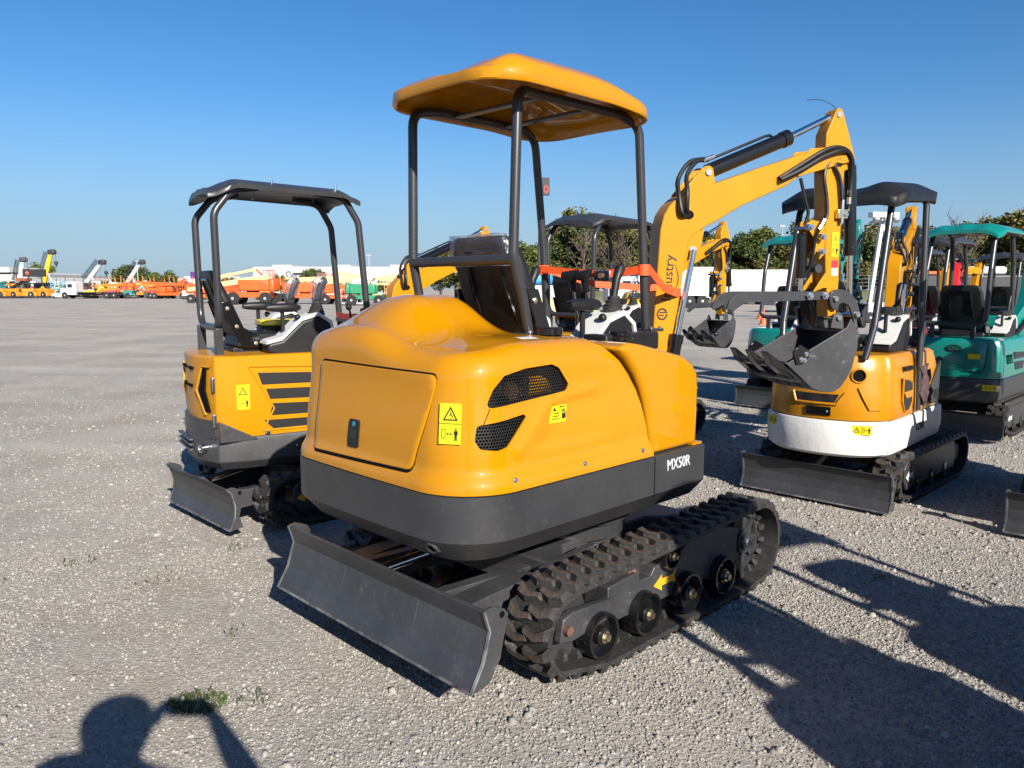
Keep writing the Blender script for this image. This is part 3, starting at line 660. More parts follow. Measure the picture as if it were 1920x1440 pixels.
    for x_, y_ in ((.735, -.27), (1.62, -.27)):
        zz = Tz(x_, y_) if x_ < 1 else 1.384
        pl = MB().box((x_ - .055, y_ - .05, zz - .006), (x_ + .055, y_ + .05, zz + .010)).build('post_flange', TUB, root, bevel=.003)
        for dx in (-.04, .04):
            bb = MB(); bolt(bb, (x_ + dx, y_ - .036, zz + .010), (0, 0, 1), .008, .010); bb.build('flange_bolt', STL, pl)
    # counterweight skirt
    def ring(q, z, xf=1.585):
        out = [(xf, YR + q, z)] + [(o_x[i] + inx[i] * q, o_y[i] + iny[i] * q, z) for i in range(2, NS - 1, 3)] + [(xf, YL - q, z)]; return out
    sk = MB().loft([ring(.012, .8445), ring(-.004, .842), ring(-.004, .668), ring(.078, .578), ring(.10, .574)]).build('counterweight_skirt', GRY, root, smooth=28, bevel=0)
    # towing hole torn in the lower edge of the skirt
    i_h = next(i for i in range(NS) if o_y[i] > -.43 and o_x[i] < .2)
    P0 = Vector((o_x[i_h] + inx[i_h] * .03, o_y[i_h] + iny[i_h] * .03, .632)); nn = Vector((-inx[i_h], -iny[i_h], -.75)).normalized(); ux = Vector((0, -1, 0)); ux = (ux - nn * ux.dot(nn)).normalized(); uy = nn.cross(ux)
    def jag(r, off, n=12, seed=1):
        q = random.Random(seed); return [P0 + nn * off + ux * (r * q.uniform(.75, 1.2) * math.cos(2 * math.pi * i / n)) + uy * (r * q.uniform(.75, 1.25) * math.sin(2 * math.pi * i / n)) for i in range(n)]
    MB().loft([jag(.034, .001), jag(.028, .009, seed=2), jag(.016, .004, seed=3), jag(.006, -.03, seed=4)], cap0=False).build('torn_hole_rim', GRW, sk, smooth=20)
    MB().loft([jag(.017, .0055, seed=3), jag(.002, .0056, seed=3)], cap0=False, cap1=True).build('torn_hole', DRK, sk)
    text('model_lettering', 'MX50R', .074, LTX, root, frame((1.36, YR - .0062, .784), (1, 0, 0), (0, 0, 1)), sx=.84)
    mb = MB(); mb.box((1.168, YR - .0055, .66), (1.173, YR - .003, .842)); mb.build('skirt_joint', DRK, sk)
    # front right side cover with sloping top
    cov = [(1.178, .848), (1.160, .975), (1.128, 1.090), (1.096, 1.162), (1.052, 1.228), (.988, 1.297), (.930, 1.345), (1.00, 1.366), (1.10, 1.352), (1.42, 1.284), (1.50, 1.246), (1.545, 1.195), (1.555, 1.12), (1.550, .848)]
    MB().prism(cov, -.612, -.34, 'y').build('side_cover', YEL, root, bevel=.022, seg=3)
    MB().box((1.50, -.62, .846), (1.582, -.34, .856)).build('cover_flange', YEL, root)
    MB().sphere((1.575, -.45, 1.0), .075, 16, 10, (.5, 1, 1.3)).build('front_lamp', GBK, root)
    # operator deck, battery box beside the front post
    MB().box((.80, -.34, .846), (1.58, .64, .885)).build('operator_floor', BLK, root, bevel=.004)
    MB().box((.74, -.30, .86), (1.02, .55, 1.22)).build('seat_platform', GRY, root, bevel=.01)
    o = MB().box((1.10, -.40, 1.30), (1.52, -.26, 1.385)).build('valve_box', BLK, root, bevel=.01)
    MB().lathe((1.20, -.40, 1.36), (0, 0, 1), [(0, .05), (.035, .05), (.04, .045), (.04, .001)], 24).build('tank_cap', GBK, o)
    mb = MB(); mb.tube([(1.14 + .045 * math.cos(t * .5), -.47 + .03 * math.sin(t * .5), 1.375 + .004 * math.sin(t)) for t in range(12)], .006, 6); mb.build('cap_tether', GBK, o)
    # ---------- canopy
    canopy_frame(root, [
        [(.735, -.27, 1.36), (.69, -.27, 1.555), (.63, -.27, 1.735), (.655, -.27, 2.418), (.80, -.24, 2.426), (1.0, -.235, 2.428)],
        [(.62, .35, 1.36), (.605, .35, 1.58), (.575, .35, 1.725), (.585, .35, 2.411), (.74, .33, 2.426), (1.0, .325, 2.428)],
        [(1.62, -.27, .90), (1.59, -.27, 1.33), (1.555, -.27, 1.71), (1.495, -.27, 2.386), (1.38, -.24, 2.426), (1.0, -.235, 2.428)],
        [(1.53, .35, .90), (1.51, .35, 1.40), (1.48, .35, 1.78), (1.405, .35, 2.386), (1.30, .33, 2.426), (1.0, .325, 2.428)]], I4, .022, rad=.09)
    MB().cyl((.628, -.27, 1.722), (.572, .35, 1.718), .0225, n=14).build('canopy_bar', TUB, root)
    for x in (.83, 1.16): MB().box((x - .025, -.24, 2.411), (x + .025, .33, 2.425)).build('canopy_cross_bar', TUB, root, bevel=.006)
    def dens2(poly, n):
        return dens([tuple(q) for q in poly], n)
    # moulded roof: lipped shell with two raised lobes
    x0, x1, y0, y1 = .395, 1.475, -.435, .385
    out = dens2(rrect(x0, x1, y0, y1, .20, 10), 150); n = len(out); cx, cy = (x0 + x1) / 2, (y0 + y1) / 2
    def roof_top(x, y):
        u = (x - cx) / ((x1 - x0) / 2); v = (y - cy) / ((y1 - y0) / 2)
        lobes = .046 * (1 - .95 * math.exp(-(v / .20) ** 2)) * (1 - sstep(.74, 1.0, abs(v))) * (1 - .75 * sstep(.38, .62, u)) * (1 - sstep(.70, .98, abs(u)))
        return 2.478 + .018 * (1 - u * u) * (1 - v * v * .6) + lobes - .030 * sstep(.15, .85, u) - .02 * sstep(-.6, -1, u)
    def edge(s, z, f=None):
        return [(cx + (p[0] - cx) * s, cy + (p[1] - cy) * s, z if f is None else f(cx + (p[0] - cx) * s, cy + (p[1] - cy) * s)) for p in out]
    zl = lambda x, y: 2.398 + .012 * (1 - ((y - cy) / .47) ** 2) - .028 * sstep(.2, 1, (x - cx) / .6)
    R_ = [edge(.965, 0, lambda x, y: zl(x, y) + .004), edge(.99, 0, lambda x, y: zl(x, y) - .002), edge(1.0, 0, lambda x, y: zl(x, y) + .004), edge(.994, 0, lambda x, y: zl(x, y) + .045), edge(.982, 0, lambda x, y: zl(x, y) * .25 + roof_top(x, y) * .75), edge(.962, 0, lambda x, y: roof_top(x, y) - .007), edge(.935, 0, roof_top), edge(.88, 0, roof_top)]
    for s in (.84, .80, .75, .70, .65, .60, .55, .50, .45, .40, .35, .30, .25, .20, .15, .10, .05, .01): R_.append(edge(s, 0, roof_top))
    under = [edge(s, 0, lambda x, y: roof_top(x, y) - .012 - .0 * x) for s in (.02, .3, .55, .75, .88)] + [edge(.95, 0, lambda x, y: zl(x, y) * .5 + roof_top(x, y) * .5 - .01), edge(.965, 0, lambda x, y: zl(x, y) + .004)]
    rf = MB().loft(R_, cap0=False).build('canopy_roof', YEL, root, smooth=50); rf['label'] = 'moulded yellow canopy roof with rolled lip'
    MB().loft(under, cap1=False).build('roof_lining', YEL, rf, smooth=60)
    mb = MB()
    for px, py, r, sd in ((.55, -.30, .09, 1), (.98, -.05, .10, 2), (1.30, -.02, .12, 3), (.62, .12, .07, 4), (1.1, -.33, .06, 5)):
        q = random.Random(sd); mb.add([(px + r * q.uniform(.5, 1.1) * math.cos(k * .63), py + r * .55 * q.uniform(.5, 1.2) * math.sin(k * .63), roof_top(px, py) - .022) for k in range(10)], [tuple(range(10))])
    # ---------- seat, consoles, levers
    seat(root, Matrix.Translation((.90, .06, 1.235)), 1.0)
    MB().loft([[(x_ + .012 * math.sin(k * 2.1), y_, z_) for k, (x_, y_) in enumerate(rrect(.74 - .02 * t, .80 - .02 * t, -.16 + .02 * t, .28 - .02 * t, .03, 3))] for t, z_ in ((0, 1.70), (1, 1.80), (2.5, 1.842))]).build('clear_film_cover', FILM, root, smooth=60)
    console(root, Matrix.Translation((1.02, -.22, 1.235)) , .95)
    console(root, Matrix.Translation((1.02, .36, 1.235)) , .95)
    for y in (.03, .12):
        mb = MB(); mb.tube([(1.52, y, .88), (1.50, y, 1.45), (1.46, y, 1.62)], .009, 8); o = mb.build('travel_lever', STL, root)
        MB().tube([(1.47, y, 1.58), (1.455, y, 1.64), (1.445, y - .03, 1.665), (1.44, y + .05, 1.665)], [.018, .022, .026, .022], 10).build('lever_grip', BLK, o)
    return root
main = main_excavator()
# ------------------------------------------------------------------ boom, arm, bucket (frame: x along the boom, y left, z above ground)
def shift(pts, dx=0, dz=0, s=1.0, px=0, pz=0): return [((x - px) * s + px + dx, (z - pz) * s + pz + dz) for x, z in pts]
BOOM = [(.02, .80), (.06, 1.10), (.087, 1.289), (.122, 1.92), (.143, 2.001), (.175, 2.05), (.21, 2.083), (.266, 2.125), (.458, 2.182), (.751, 2.282), (.887, 2.324), (1.087, 2.39), (1.257, 2.406), (1.30, 2.39), (1.312, 2.367), (1.26, 2.348), (1.006, 2.236), (.926, 2.186), (.638, 2.066), (.472, 1.974), (.40, 1.94), (.345, 1.905), (.309, 1.874), (.294, 1.83), (.285, 1.78), (.278, 1.741), (.217, 1.254), (.20, 1.05), (.18, .80)]
LUG = [(.236, 2.11), (.378, 2.264), (.40, 2.276), (.425, 2.279), (.443, 2.268), (.449, 2.253), (.462, 2.175), (.35, 2.12)]
ARM = [(1.204, 2.45), (1.204, 2.503), (1.268, 2.638), (1.282, 2.650), (1.296, 2.652), (1.315, 2.636), (1.419, 2.372), (1.403, 2.318), (1.345, 2.290), (1.340, 2.078), (1.346, 1.641), (1.338, 1.44), (1.278, 1.424), (1.251, 1.641), (1.224, 1.967), (1.204, 2.298)]
LINK = [(1.262, 1.542), (1.268, 1.568), (1.290, 1.588), (1.337, 1.594), (1.385, 1.585), (1.42, 1.565), (1.455, 1.532), (1.478, 1.49), (1.493, 1.445), (1.490, 1.418), (1.472, 1.410), (1.443, 1.418), (1.430, 1.445), (1.415, 1.478), (1.397, 1.500), (1.362, 1.512), (1.335, 1.500), (1.325, 1.47), (1.30, 1.466), (1.276, 1.485), (1.266, 1.515)]
THUMB = [(.544, 1.487), (.560, 1.525), (.59, 1.555), (.635, 1.574), (.688, 1.581), (1.235, 1.580), (1.246, 1.555), (1.240, 1.531), (.766, 1.517), (.70, 1.518), (.655, 1.508), (.618, 1.486), (.59, 1.468), (.56, 1.474)]
BSIDE = [(.873, 1.166), (1.286, 1.368), (1.315, 1.421), (1.372, 1.335), (1.370, 1.25), (1.337, 1.123), (1.30, 1.06), (1.258, 1.013), (1.22, .993), (1.183, .987), (1.14, .990), (1.106, 1.001), (1.054, 1.021)]
EAR = [(1.282, 1.36), (1.297, 1.425), (1.310, 1.447), (1.338, 1.456), (1.362, 1.445), (1.373, 1.41), (1.380, 1.35)]
def boom_set(root, M, paint, words=None, detail=2, hw=.06, thumb=True, lift=0.0, s=1.0, stickers=True):
    M = M @ Matrix.Scale(s, 4); M0 = M
    if lift: M = M @ Matrix.Translation((.10, 0, .80 + abs(lift) * .002)) @ Matrix.Rotation(R(lift), 4, 'Y') @ Matrix.Translation((-.10, 0, -.80))
    """boom, arm, cylinders, hoses, bucket with teeth and thumb; all children of root"""
    def pb(poly, a, b, name, m, bevel=.005, par=None):
        return MB().prism(poly, a, b, 'y').build(name, m, par or root, bevel=bevel if detail else 0, M=M if par is None else None)
    bo = pb(BOOM, -hw, hw, 'boom', paint, .006)
    for y in (-hw + .006, hw - .018): pb(LUG, y, y + .012, 'boom_lug', paint, .003, bo)
    mb = MB()
    for x, z, r in ((.414, 2.241, .018), (.327, 1.81, .024)): mb.cyl((x, -hw - .004, z), (x, hw + .004, z), r, n=16)
    for k, (x, z, r) in enumerate(((.414, 2.241, .018), (.327, 1.81, .024))):
        if k == 1: pb([(.278, 1.74), (.29, 1.87), (.33, 1.905), (.40, 1.93), (.385, 1.84), (.35, 1.78), (.318, 1.765)], -hw + .004, hw - .004, 'knuckle_lug', paint, .003, bo)
        MB().cyl((x, -hw - .004, z), (x, hw + .004, z), r, n=16).build('pin', mat('pin_grey', (.30, .31, .32), .4, metal=.6), bo)
    MB().loft([[(.293 + .034 * math.cos(t * .524), -hw - d, 2.005 + .026 * math.sin(t * .524)) for t in range(12)] for d in (.0, .0015)]).build('hose_port', DRK, bo)
    ar = pb(ARM, -.05, .05, 'arm', paint, .006)
    MB().cyl((1.286, -.056, 2.613), (1.286, .056, 2.613), .018, n=14).build('pin', MATS['pin_grey'], ar)
    pb([(1.08, 2.405), (1.257, 2.425), (1.33, 2.40), (1.36, 2.34), (1.30, 2.325), (1.0, 2.24), (1.0, 2.31)], -hw - .010, -hw - .0005, 'boom_cheek', paint, .004, bo)
    pb([(1.08, 2.405), (1.257, 2.425), (1.33, 2.40), (1.36, 2.34), (1.30, 2.325), (1.0, 2.24), (1.0, 2.31)], hw + .0005, hw + .010, 'boom_cheek', paint, .004, bo)
    for y in (-.062, .052): pb([(1.225, 1.60), (1.15, 1.575), (1.235, 1.69), (1.252, 1.69), (1.262, 1.60)], y, y + .010, 'arm_gusset', paint, .002, ar)
    # cylinders
    c1 = cylinder(bo, (.43, 0, 2.248), (.975, 0, 2.472), (1.281, 0, 2.615), .042, .018, 'arm_cylinder')
    cylinder(bo, (.15, -hw - .022, .85), (.228, -hw - .022, 1.34), (.32, -hw - .022, 1.81), .034, .017, 'boom_cylinder')
    cylinder(ar, (1.425, 0, 2.34), (1.462, 0, 1.80), (1.478, 0, 1.45), .037, .017, 'bucket_cylinder')
    for y in (-.078, .062): pb(LINK, y, y + .016, 'bucket_link', GRY, .003, ar)
    mb = MB()
    for x, z in ((1.30, 1.535), (1.465, 1.44)): MB().cyl((x, -.095, z), (x, .09, z), .016, n=10).build('link_pin', STL, ar)
    if thumb:
        for y in (-.086, .072): pb(THUMB, y, y + .014, 'thumb_plate', GRY, .002, ar)
        MB().box((.80, -.072, 1.525), (.83, .072, 1.572)).build('thumb_spacer', GRY, ar)
        for x, z in ((1.10, 1.553), (1.21, 1.555)):
            mb = MB(); mb.cyl((x, -.10, z), (x, .09, z), .014, n=8); mb.cyl((x, -.104, z), (x, -.087, z), .024, n=6); mb.cyl((x, -.118, z), (x, -.104, z), .015, n=8); mb.build('thumb_bolt', STL, ar)
        cylinder(ar, (1.10, 0, 1.93), (1.11, 0, 1.66), (1.112, 0, 1.56), .033, .014, 'thumb_cylinder')
        pb([(1.09, 1.97), (1.13, 2.0), (1.225, 1.99), (1.235, 1.80), (1.20, 1.77), (1.16, 1.80), (1.15, 1.90)], -.046, -.034, 'thumb_bracket', paint, .002, ar)
        pb([(1.09, 1.97), (1.13, 2.0), (1.225, 1.99), (1.235, 1.80), (1.20, 1.77), (1.16, 1.80), (1.15, 1.90)], .034, .046, 'thumb_bracket', paint, .002, ar)
        for x, z in ((1.10, 1.955), (1.19, 1.90), (1.19, 1.815)):
            mb = MB(); mb.cyl((x, -.085, z), (x, .06, z), .012, n=8); mb.cyl((x, -.082, z), (x, -.047, z), .021, n=6); mb.cyl((x, -.098, z), (x, -.082, z), .014, n=8); mb.build('bracket_bolt', STL, ar)
        MB().lathe((1.165, -.085, 1.715), (0, 1, 0), [(0, .012), (0, .026), (.08, .026)], 12).build('spare_boss', GRY, ar)
    # bucket
    W_ = .195
    bk = pb(BSIDE, -W_ - .012, -W_, 'bucket_side', GRW, .002)
    bk = MB().prism([(x, z) for x, z in BSIDE[3:] + [BSIDE[0]]] + [(x + dx, z + dz) for (x, z), (dx, dz) in zip([BSIDE[0]] + BSIDE[:2:-1], [(.008, .012)] + [(-.004, .014)] * 5 + [(-.012, .008)] * 5 + [(-.014, 0)])], -W_, W_, 'y').build('bucket_shell', GRW, root, bevel=.002, M=M)
    pb(BSIDE, W_, W_ + .012, 'bucket_side', GRW, .002, bk)
    MB().prism([(1.272, 1.352), (1.372, 1.335), (1.372, 1.325), (1.272, 1.340)], -W_, W_, 'y').build('bucket_top_plate', GRW, bk)
    for y in (-.075, .061): pb(EAR, y, y + .014, 'bucket_ear', GRW, .003, bk)
    MB().cyl((1.335, -.09, 1.42), (1.335, .09, 1.42), .016, n=12).build('bucket_pin', STL, bk)
    for s_ in (-1, 1):
        cut = [(.905, 1.235), (.955, 1.275), (1.015, 1.245), (1.02, 1.205), (.985, 1.165), (.935, 1.160)]
        yb = s_ * (W_ + .0125); c = pb(cut, yb, yb + s_ * .012, 'side_cutter', GBK, .002, bk)
        for x, z in ((.995, 1.22), (.962, 1.19), (.985, 1.185)):
            mb = MB(); bolt(mb, (x, yb + s_ * .012, z), (0, s_, 0), .010, .012); mb.build('cutter_bolt', STL, bk)
    MB().prism([(.845, 1.150), (.90, 1.135), (.995, 1.065), (.985, 1.05), (.89, 1.118), (.83, 1.142)], -W_, W_, 'y').build('cutting_edge', GBK, bk)
    for y in (-.155, 0, .155):
        mb = MB(); mb.loft([[(.758, y - .028, 1.240), (.758, y + .028, 1.240), (.752, y + .028, 1.232), (.752, y - .028, 1.232)], [(.815, y - .030, 1.200), (.815, y + .030, 1.200), (.792, y + .030, 1.165), (.792, y - .030, 1.165)], [(.895, y - .032, 1.150), (.895, y + .032, 1.150), (.865, y + .032, 1.105), (.865, y - .032, 1.105)], [(.96, y - .030, 1.100), (.96, y + .030, 1.100), (.94, y + .030, 1.070), (.94, y - .030, 1.070)]])
        mb.build('tooth', GBK, bk, bevel=.003)
        mb = MB(); bolt(mb, (.885, y, 1.155), (-.5, 0, .85), .010, .014); mb.build('tooth_bolt', STL, bk)
    for y in (-.1, 0, .1): MB().prism([(1.052, 1.019), (1.10, .998), (.97, 1.062), (.93, 1.095), (.925, 1.088)], y - .006, y + .006, 'y').build('wear_strip', GBK, bk)
    # hoses
    if detail:
        H = lambda pts, r=.011, par=bo: hose(par, pts, r)
        H([(.293, -hw - .002, 2.00), (.265, -hw - .03, 2.03), (.262, -hw - .035, 2.12), (.285, -.045, 2.22), (.35, -.03, 2.30), (.43, -.02, 2.315)], .013)
        H([(.293, -hw - .002, 2.00), (.235, -hw - .03, 2.01), (.225, -hw - .01, 2.10), (.245, -.02, 2.20), (.33, .01, 2.30), (.43, .015, 2.325)], .013)
        MB().tube([(.43, -.02, 2.315), (.47, -.02, 2.33), (.80, -.02, 2.465), (.84, -.01, 2.475), (.86, 0, 2.47)], .008, 8).build('steel_pipe', BLK, bo)
        mb = MB(); mb.cyl((.395, -.024, 2.308), (.47, -.02, 2.336), .013, n=8); mb.build('hose_fitting', STL, bo)
        H([(.87, -hw - .012, 2.225), (1.0, -hw - .016, 2.30), (1.18, -hw - .02, 2.40), (1.30, -hw - .02, 2.415), (1.37, -hw - .015, 2.36), (1.395, -.05, 2.24), (1.395, -.045, 2.14)], .014)
        H([(.87, -hw - .03, 2.215), (1.0, -hw - .035, 2.275), (1.16, -hw - .035, 2.36), (1.30, -hw - .03, 2.40), (1.41, -.03, 2.36), (1.455, -.01, 2.26), (1.46, 0, 2.14)], .014)
        H([(1.395, -.045, 2.14), (1.395, -.04, 2.06), (1.36, -.07, 2.02)], .011, ar); H([(1.46, 0, 2.14), (1.465, 0, 2.05), (1.43, 0, 1.98)], .009, ar)
        H([(1.30, -.06, 2.36), (1.22, -.06, 2.33), (1.185, -.07, 2.25), (1.21, -.07, 2.12), (1.215, -.07, 2.02), (1.17, -.07, 1.95)], .011, ar)
        H([(1.32, -.06, 2.33), (1.26, -.065, 2.32), (1.30, -.07, 2.24), (1.32, -.07, 2.12), (1.325, -.07, 2.08)], .010, ar)
        H([(1.05, -.03, 2.24), (1.09, -.03, 2.12), (1.115, -.03, 2.04), (1.10, -.02, 1.97)], .010, ar); H([(1.17, -.07, 1.95), (1.15, -.06, 1.88), (1.14, -.04, 1.72), (1.11, -.02, 1.68)], .010, ar)
        mb = MB(); mb.box((1.29, -.082, 2.01), (1.36, -.0505, 2.065)); mb.build('valve_block', ZNC, ar, bevel=.003)
        for p, q in (((1.325, -.07, 2.03), (1.325, -.07, 2.12)), ((1.395, -.045, 2.10), (1.395, -.045, 2.18)), ((1.46, 0, 2.10), (1.46, 0, 2.17)), ((1.345, -.09, 2.035), (1.345, -.05, 2.035)), ((1.20, -.07, 2.0), (1.165, -.07, 1.945)), ((1.325, -.07, 2.015), (1.325, -.07, 1.985))): MB().cyl(p, q, .013, n=8).build('hose_fitting', STL, ar)
    if stickers:
        warn_sticker(root, M @ frame((1.303, -.0512, 1.86), (1, 0, 0), (0, 0, 1)), .050, .145)
        o = MB().box((1.285, -.0522, 1.675), (1.330, -.0512, 1.765)).build('caution_label', LTX, root, M=M, smooth=0)
        MB().box((1.285, -.0528, 1.72), (1.330, -.0523, 1.765)).build('caution_band', SRED, o, smooth=0)
    if words:
        ang = math.atan2(.25, .05); d = Vector((.035, 0, .5)).normalized()
        text('boom_lettering', words, .085, INK, root, M @ frame((.175, -hw - .0012, 1.655), d, (-d.z, 0, d.x)), sx=.92)
        mb = MB(); mb.add([(.0, 0, 0)], []) if 0 else None
        cc = Vector((.142, -hw - .0012, 1.455)); rr = .034
        pts = [(cc.x + rr * math.cos(R(a)), cc.z + rr * math.sin(R(a))) for a in range(30, 361, 15)] + [(cc.x + rr * .72 * math.cos(R(a)), cc.z + rr * .72 * math.sin(R(a))) for a in range(360, 29, -15)]
        mb = MB(); mb.prism(pts, cc.y, cc.y - .001, 'y'); mb.box((cc.x - .018, cc.y - .001, cc.z - .010), (cc.x + .010, cc.y, cc.z - .003)); mb.box((cc.x - .018, cc.y - .001, cc.z + .006), (cc.x + .034, cc.y, cc.z + .013)); mb.build('boom_emblem', INK, root, M=M, smooth=0)
        sw = [(.205 + .03 * math.sin(t * .3), 1.56 + t * .018) for t in range(11)]; sw2 = [(x + .006 * math.sin(math.pi * k / 10), z) for k, (x, z) in enumerate(sw)][::-1]
        MB().prism(sw + sw2, -hw - .0012, -hw - .0022, 'y').build('boom_swoosh', INK, root, M=M, smooth=0)
    if words:
        hose(ar, [(1.28, -.03, 2.65), (1.20, -.05, 2.675), (1.10, -.07, 2.68), (1.02, -.09, 2.665)], .0016)
    # swing post at the foot
    MB().prism([(-.20, .62), (-.20, .95), (0, 1.0), (.20, .92), (.24, .72), (.10, .60)], -.11, .11, 'y').build('swing_post', GRY, root, bevel=.01, M=M0)
    return bo
BM = Matrix.Translation((1.85, 0, 0)) @ Matrix.Rotation(R(-26.5), 4, 'Z')
boom_set(main, BM, YST, 'Industry')
# ------------------------------------------------------------------ orange ratchet strap between the front posts and the boom
st = thing('ratchet_strap', 'orange ratchet strap tied round the front canopy posts and boom of the large yellow excavator', 'strap', (-.633, 3.039, 0), R(44.5))
pL, pR = Vector((1.475, .35, 1.700)), Vector((1.556, -.27, 1.690)); bp = BM @ Vector((.225, -.068, 1.585)); bq = BM @ Vector((.10, .065, 1.60))
def loop(c, r=.033): return [(c.x + r * math.cos(t * .4), c.y + r * math.sin(t * .4), c.z) for t in range(17)]
up = (0, 0, 1)
MB().ribbon(loop(pL), up, .050, .004).build('strap_loop', STR, st); MB().ribbon(loop(pR), up, .055, .004).build('strap_loop', STR, st)
MB().ribbon([pL + Vector((-.033, -.01, .004)), pL.lerp(pR, .35) + Vector((-.034, 0, -.012)), pL.lerp(pR, .62) + Vector((-.034, 0, -.022))], up, .036, .003).build('webbing', STR, st)
MB().ribbon([pL.lerp(pR, .70) + Vector((-.034, 0, -.020)), pL.lerp(pR, .85) + Vector((-.034, 0, -.010)), pR + Vector((-.034, .01, .0))], up, .040, .003).build('webbing', STR, st)
MB().ribbon([pL + Vector((.03, -.02, -.004)), (pL + bq) / 2 + Vector((0, 0, -.028)), bq, ], up, .036, .003).build('webbing', STR, st)
MB().ribbon([pR + Vector((.03, -.018, 0)), (pR + bp) / 2 + Vector((.0, -.02, -.035)), bp + Vector((0, -.004, -.012)), BM @ Vector((.255, -.064, 1.575)), BM @ Vector((.272, .0, 1.58)), BM @ Vector((.250, .066, 1.60)), bq], up, .046, .003).build('webbing', STR, st)
MB().ribbon([pR + Vector((.02, -.033, -.01)), BM @ Vector((.06, -.066, 1.60)), BM @ Vector((.10, -.0645, 1.605))], up, .034, .003).build('webbing', STR, st)
c = pL.lerp(pR, .66) + Vector((-.036, 0, -.030)); F = Matrix.Translation(c) @ Matrix.Rotation(R(-80), 4, 'Z')
mb = MB(); mb.box((-.045, -.018, -.028), (.05, .018, .026), F); o = mb.build('ratchet_buckle', STL, st, bevel=.004)
MB().cyl(F @ Vector((0, -.03, 0)), F @ Vector((0, .03, 0)), .014, n=10).build('ratchet_spool', RST, st)
# ------------------------------------------------------------------ the other mini excavators
def roof_sheet(root, M, x0, x1, hw, z0, z1, m, th=.03, drop=.07, waves=0, name='canopy_roof', lip=.02, thick=False):
    """canopy roof built from cross sections along x, ends curving down"""
    rings = []; n = 34
    for k in range(n + 1):
        t = k / n; x = x0 + (x1 - x0) * t; z = z0 + (z1 - z0) * t
        d = drop * (sstep(.20, 0, t) if t < .2 else 0) + drop * .6 * (sstep(.86, 1, t))
        w = hw * (1 - .10 * sstep(.12, 0, t) - .06 * sstep(.9, 1, t))
        top = []; bot = []
        for j in range(29):
            v = -1 + 2 * j / 28; e = abs(v) ** 5
            cr = .018 * (1 - v * v) + (waves * math.cos(v * 3.6 * math.pi) * (1 - e) if waves else 0)
            if thick: cr += .045 * math.exp(-((abs(v) - .62) / .25) ** 2) * (1 - .6 * sstep(.8, 1, abs(t - .5) * 2))
            top.append((x, v * w, z - d + cr - e * lip * 1.6 + th)); bot.append((x, v * w * .985, z - d + (cr * .5 if not thick else 0) - e * lip * 1.6))
        rings.append(top + bot[::-1])
    o = MB().loft(rings).build(name, m, root, smooth=75, M=M)
    return o
def mini(name, label, org, hd, up, style, paint, blade_z=.05, half=.55, boom=None, roofm=None, bh=None, group='mini excavators for sale', detail=2, words=None, consoles=True, seat_on=True, lugs=False):
    root = thing(name, label, 'excavator', (org[0], org[1], 0), R(hd), group)
    U = Matrix.Translation((1.0, 0, 0)) @ Matrix.Rotation(R(up - hd), 4, 'Z')
    for s in (-1, 1):
        belt = track(root, s * half, .20, .42, .205, .185, 1.72, .205, .19, n=36, pieces=lugs and s < 0, lug_h=.024)
        fr = MB().prism([(.50, .10), (.45, .17), (.45, .27), (.53, .345), (1.58, .345), (1.62, .30), (1.62, .10)], s * (half - .16), s * (half - .035), 'y').build('track_frame', GRY, belt, bevel=.008)
        MB().prism([(.47, .20), (.53, .24), (.53, .222), (.60, .222), (.63, .24), (.615, .205), (.63, .17), (.60, .188), (.53, .188), (.53, .165)], s * (half - .0345), s * (half - .033), 'y').build('direction_arrow', ARW if paint in (YST, YEL) else LTX, belt, smooth=0)
        MB().lathe((1.72, s * (half - .14), .21), (0, s, 0), [(0, .05), (0, .145), (.06, .145), (.06, .08), (.09, .07), (.09, .001)], 20).build('drive_sprocket', GRY, belt)
        for x in (.72, 1.05, 1.38):
            MB().lathe((x, s * (half - .13), .115), (0, s, 0), [(0, .03), (0, .065), (.10, .065), (.10, .02), (.11, .001)], 14).build('roller', GBK, belt)
    MB().prism([(.6, -half + .17), (1.5, -half + .17), (1.5, half - .17), (.6, half - .17)], .22, .36, 'z').build('cross_frame', GRY, root, bevel=.01)
    MB().lathe((1.0, 0, .34), (0, 0, 1), [(0, .28), (.10, .28), (.10, .24), (.13, .24)], 28).build('slew_ring', GRY, root)
    zb = blade_z
    prof = [(.01, zb), (.045, zb + .08), (.052, zb + .15), (.03, zb + .24), (.0, zb + .27)]
    blade(root, bh or half + .01, prof, m=GRW, thick=.016, z_arm=.22, x_arm=.75)
    return root, U
def panel(root, U, poly, y0, y1, m, name, axis='y', bevel=.004, par=None):
    return MB().prism(poly, y0, y1, axis).build(name, m, par or root, bevel=bevel, M=U if par is None else None)
def body_shell(root, U, out, zs, m, name, inset=(.0, .0, .0, .02), bevel=.012, smooth=35):
    """vertical loft of a plan outline with insets at given heights"""
    cx = sum(p[0] for p in out) / len(out); cy = sum(p[1] for p in out) / len(out); rings = []
    w = max(abs(p[1]) for p in out)
    for z, q in zip(zs, inset): rings.append([(cx + (p[0] - cx) * (1 - q / .5), cy + (p[1] - cy) * (1 - q / w), z) for p in out])
    return MB().loft(rings).build(name, m, root, bevel=bevel, smooth=smooth, M=U)
def vent(root, U, poly, y, par=None, s=-1, m=None):
    """slot with a raised dark frame and slats lying in the flank"""
    return MB().prism(poly, y, y + s * .003, 'y').build('side_vent', m or DRK, root, M=U, smooth=0)
